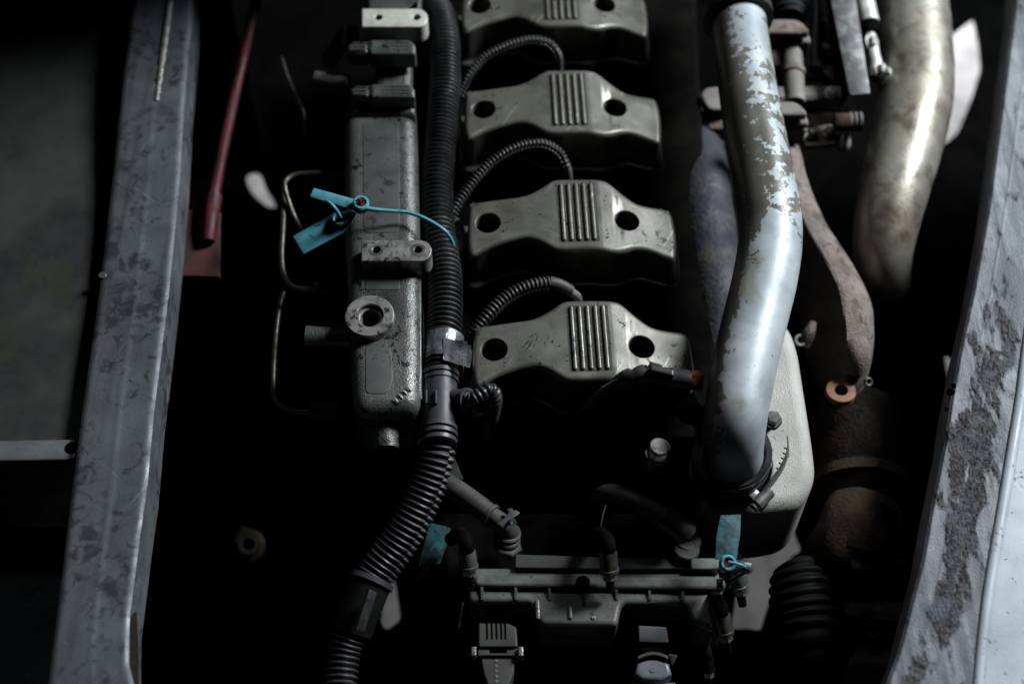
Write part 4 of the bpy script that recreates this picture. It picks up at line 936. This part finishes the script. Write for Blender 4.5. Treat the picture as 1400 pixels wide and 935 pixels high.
# ================================================================ HOSES WITH QUICK CONNECTORS
t = thing('quick_hose', P(650, 690, -0.0950), 'olive grey hose with a notched quick connector above the left of the control unit', 'hose')
add('hose_body', TP([(588, 645, -.060, 13), (602, 654, -.060, 14), (618, 666, -.060, 15), (642, 683, -.060, 15.5), (668, 702, -.060, 15)], seg=28, step=.004), 'rubber_dull', t)
add('hose_ring', TP([(669, 703, -.060, 17), (673, 706, -.060, 17)], seg=28, step=.001), 'rubber_dull', t)
add('connector_neck', TP([(672, 705, -.060, 13), (688, 717, -.062, 13.5), (695, 728, -.072, 15), (696, 742, -.09, 16)], seg=24), 'rubber_dull', t)
clip = quad3([P(*q, -.046) for q in ((680, 715), (687, 720), (695, 711), (702, 708), (711, 701), (707, 697), (701, 697), (701, 694), (693, 695), (696, 700), (690, 707))], .004, .0006)
add('release_clip', clip, 'tee', t)
add('spring_eye', ringbm(P(700, 714, -.050), (.3, -.5, 1), .0014, .0032, .003, 16, .0004), 'tee', t)
for (d0, r_) in ((0, 20), (1, 18), (2, 21)):
    x_ = 694+d0*.5; y_ = 732+d0*9; add('base_ring', lathe(P(x_-2, y_, -0.0760-d0*.004), (.25, .25, 1), [(0, r_*.00062), (.006, r_*.00062), (.007, r_*.00055)], 28 if d0 < 2 else 6), 'rubber_dull', t)
add('saddle', quad3([P(598, 628, -.06), P(620, 622, -.06), P(634, 655, -.07), P(603, 658, -.07)], .003, .0006), 'ecu_plate', t, label='small grey plate over the hose end')
t = thing('quick_hose', P(870, 700, -0.1150), 'dark hose arching to a connector above the right of the control unit', 'hose')
add('hose_body', TP([(824, 700, -0.0950, 13), (820, 684, -0.0700, 14), (832, 675, -0.0550, 14), (855, 680, -0.0490, 14), (882, 694, -0.0470, 14), (908, 708, -0.0490, 14)], seg=28, step=.004), 'rubber_dull', t)
add('connector_neck', TP([(906, 707, -0.0490, 17), (925, 718, -0.0530, 18), (938, 730, -0.0600, 18)], seg=26), 'rubber', t)
add('base_ring', lathe(P(936, 742, -0.0800), (.2, .15, 1), [(0, .014), (.006, .014), (.008, .012)], 28), 'rubber', t)
add('base_ring', lathe(P(936, 756, -0.0800), (.1, .15, 1), [(0, .012), (.008, .012), (.009, .011)], 28), 'rubber_dull', t)
add('thin_wire', TP([(828, 690, -0.0450, 1.2), (822, 715, -0.0470, 1.1), (821, 745, -0.0550, 1)], seg=8), 'rubber_dull', label='thin black wire dropping beside the dark arched hose', cat='wire')

# ================================================================ LEFT SIDE
def strip(left, right, z, NU=14, NV=120, hf=None, zt=None):
    """grid strip between two picture-space polylines (top to bottom), lying at height z"""
    def interp(pl, y):
        for (x0, y0), (x1, y1) in zip(pl, pl[1:]):
            if y <= y1 or (x1, y1) == pl[-1]: return x0+(x1-x0)*(y-y0)/(y1-y0)
    ya, yb = left[0][1], left[-1][1]; bm = bmesh.new(); lay = bm.verts.layers.float.new('crud'); g = []
    for j in range(NV+1):
        y = ya+(yb-ya)*j/NV; xl = interp(left, y); xr = interp(right, y); row = []
        for i in range(NU+1):
            u = i/NU; px = xl+(xr-xl)*u
            p = P(px, y, z); h, cr = hf(u, y, p) if hf else (0, 0)
            v = bm.verts.new(p+EZ*h); v[lay] = cr; row.append(v)
        g.append(row)
    for a, b in zip(g, g[1:]):
        for i in range(NU): bm.faces.new((a[i], a[i+1], b[i+1], b[i]))
    # skirt
    for idx in (0, NU):
        lowv = [bm.verts.new(r[idx].co-EZ*.045) for r in g]
        for j in range(NV): bm.faces.new((g[j][idx], g[j+1][idx], lowv[j+1], lowv[j]))
    return bm
def smst(a, b, x): t = max(0, min(1, (x-a)/(b-a))); return t*t*(3-2*t)
def rail_h(u, y, p):
    h = -.0022*(1-smst(0, .06, u))-.0022*smst(.94, 1, u)+noise.noise(p*9)*.0012+noise.noise(p*60)*.0002
    h += .0004*math.exp(-((u-.52)/.03)**2)
    h -= .0005*smst(.5, .6, u)
    return h, 0
RZ = -.02
rt = thing('frame_rail', P(170, 500, RZ-.05), 'left blue-grey steel frame rail with a welded seam and smudges', 'frame rail')
Lf = [(205, -160), (182, 0), (168, 110), (155, 230), (133, 414), (112, 560), (99, 660), (82, 800), (65, 940), (40, 1150)]
Rf = [(272, -160), (262, 0), (261, 30), (252, 130), (246, 232), (238, 320), (230, 400), (210, 560), (201, 660), (191, 728), (176, 845), (175, 905), (186, 950), (200, 1150)]
add('rail_top', strip(Lf, Rf, RZ, 30, 200, rail_h), 'rail', rt, sharp=50)
bd_ = []
for k in range(34):
    y = -10+k*4.4; x = 234-(y+10)*.135; r = .0030+.0013*noise.noise(Vector((k*.8, 0, 0)))-.0009*smst(15, 33, k)
    p = P(x, y, RZ+.0012); b_ = bmesh.new(); bmesh.ops.create_uvsphere(b_, u_segments=10, v_segments=6, radius=1)
    for v in b_.verts: v.co = p+Vector((v.co.x*r*1.25, v.co.y*r*1.5, v.co.z*r*.8))
    bd_.append(b_)
add('weld_bead', merge(*bd_), 'weld', rt)
add('rusty_edge', quad3([P(178, 845, RZ-.004), P(188, 835, RZ-.01), P(190, 900, RZ-.012), P(190, 960, RZ-.012), P(177, 960, RZ-.004)], .02, .001), 'dark_rust', rt)
add('notch_stain', pslab([(300/2+0, 0), (151, 0), (151, 1)], RZ-.03, .001, .0001) if False else lathe(P(140, 376, RZ+.0008), EZ, [(0, .004), (.0004, .0035)], 9), 'casting', rt)
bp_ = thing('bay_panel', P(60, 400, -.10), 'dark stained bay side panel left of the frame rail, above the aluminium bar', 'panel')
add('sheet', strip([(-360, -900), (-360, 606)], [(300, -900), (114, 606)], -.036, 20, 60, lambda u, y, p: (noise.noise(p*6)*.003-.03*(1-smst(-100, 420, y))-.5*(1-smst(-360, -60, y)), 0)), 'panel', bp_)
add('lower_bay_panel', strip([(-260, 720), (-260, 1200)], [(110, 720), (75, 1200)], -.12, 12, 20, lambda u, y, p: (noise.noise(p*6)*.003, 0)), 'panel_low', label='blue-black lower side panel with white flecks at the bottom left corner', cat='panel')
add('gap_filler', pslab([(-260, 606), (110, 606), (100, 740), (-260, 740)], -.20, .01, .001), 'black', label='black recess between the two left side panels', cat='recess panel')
ab = thing('aluminium_bar', P(50, 615, -.07), 'flat aluminium bar butting against the left frame rail', 'bar')
add('bar', pslab([(-60, 603), (101, 600), (105, 605), (104, 624), (100, 628), (-60, 631)], -.030, .010, .0015, rc=.001), 'alu', ab)
add('rivet_hole', lathe(P(98, 612, -.0299), EZ, [(0, .0062), (.0004, .0060)], 20), 'black', ab)
cb = thing('light_blocker', Vector((-.6, .57, -.4)), 'added black wall keeping light off the far left corner', 'light blocker')  # added wall, mostly out of view, shading the left panel from the lamps
add('blocker_sheet', box(Vector((-.72, .57, .33)), 1.54, .02, .84, x=Vector((1, 0, 0)), y=Vector((0, 1, 0)), bev=.004), 'black', cb)
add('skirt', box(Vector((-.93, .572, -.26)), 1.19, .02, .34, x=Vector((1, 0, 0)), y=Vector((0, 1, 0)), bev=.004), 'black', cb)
# red strut
rr = thing('red_strut', P(290, 300, -.17), 'dark red painted strut rod and its foot plate right of the left rail', 'strut')
add('rod', TP([(362, -60, -.06, 7), (346, 20, -.07, 7), (329, 95, -.08, 7), (311, 175, -.085, 7.4), (299, 235, -.088, 7.8), (290, 280, -.09, 8.4)], seg=20), 'red_paint', rr)
add('fork', TP([(293, 268, -.088, 11), (288, 300, -.090, 10.5), (285, 330, -.094, 9)], seg=20), 'red_paint', rr)
add('foot_plate', pslab([(236, 286), (301, 288), (300, 378), (230, 374)], -.10, .006, .001, rc=.002), 'dull_red', rr)
add('foot_lip', pslab([(232, 364), (300, 364), (300, 378), (230, 376)], -.097, .008, .001, rc=.002), 'dull_red', rr)
t = thing('yellow_casting', P(345, 745, -.35), 'small rusty yellow casting glimpsed in the dark lower left gap', 'casting')
add('boss', merge(lathe(P(340, 748, -.27), (.1, -.2, 1), [(0, .018), (.010, .018), (.014, .013), (.020, .012)], 24), ringbm(P(340, 746, -.25), (.1, -.2, 1), .006, .011, .006, 24)), 'yellow', t)
add('lug', pslab([(326, 716), (346, 722), (360, 740), (356, 760), (332, 768), (326, 750)], -.262, .010, .003, rc=.004), 'yellow', t)

# ================================================================ RIGHT SIDE
def crud_h(u, y, p):
    h = -.003*(1-smst(0, .05, u))+noise.noise(p*10)*.0012+noise.noise(p*70)*.0002
    cx_ = .47+.05*math.sin(y*.018); wdt = .25+.06*math.sin(y*.013+1)
    env = smst(520, 590, y)*(1-smst(800, 960, y)*.8)*(1-smst(900, 1000, y))
    env2 = smst(330, 470, y)*(1-smst(560, 640, y))*.55
    n = noise.fractal(Vector((p.x*75, p.y*30, 3)), 0.55, 2.2, 7)
    m_ = max(env, env2)*(1-smst(wdt*.45, wdt*1.7, abs(u-cx_)))+n*.62-.16+.10*math.sin(y*.04+u*9)
    m_ -= .22*math.exp(-((u-cx_-.02+.03*math.sin(y*.03))/.022)**2)*env
    cr = smst(.26, .46, m_)+.0*u; soft = .34*smst(.02, .30, m_)
    rr_ = noise.fractal(Vector((p.x*420, p.y*300, 7)), .5, 2.1, 5); r2_ = noise.noise(Vector((p.x*110, p.y*70, 2)))
    h += cr*(.0009+.0009*rr_+.0008*r2_)
    h += .0003*math.exp(-((u-.30)/.02)**2)
    return h, max(cr, soft)
rt = thing('frame_rail', P(1310, 500, -.07), 'right blue-grey frame rail with a crusted dirty streak along its lower half', 'frame rail')
Lr = [(1398, -160), (1388, 0), (1366, 170), (1350, 290), (1330, 400), (1314, 470), (1300, 545), (1292, 600), (1274, 690), (1262, 760), (1244, 830), (1228, 890), (1208, 945), (1130, 1120)]
Rr = [(1500, -160), (1470, 0), (1448, 170), (1430, 290), (1412, 400), (1402, 470), (1392, 545), (1383, 600), (1368, 690), (1356, 760), (1345, 830), (1338, 890), (1333, 945), (1315, 1120)]
add('rail_top', strip(Lr, Rr, -.02, 90, 620, crud_h), 'crud', rt, sharp=70)
bead = []
for (x, y) in Rr: bead.append((x+3, y, -.0215, 8.5))
add('edge_bead', TP(bead, seg=14, step=.012), 'pale_panel', rt)
add('outer_panel', strip([(x+5, y) for x, y in Rr], [(1900, -160), (1900, 1120)], -.026, 16, 80, lambda u, y, p: (noise.noise(p*5)*.004, 0)), 'pale_panel', label='pale blue-white painted panel at the right edge', cat='panel')
for (x, y, s_) in ((1300, 536, 5), (1304, 528, 3), (1294, 560, 2.5)):
    p = P(x, y, -.018)
    add('rust_burr', lathe(p, (-.4, 0, 1), [(0, s_*.0008), (.003, s_*.0006), (.005, s_*.0002)], 7), 'black', rt)
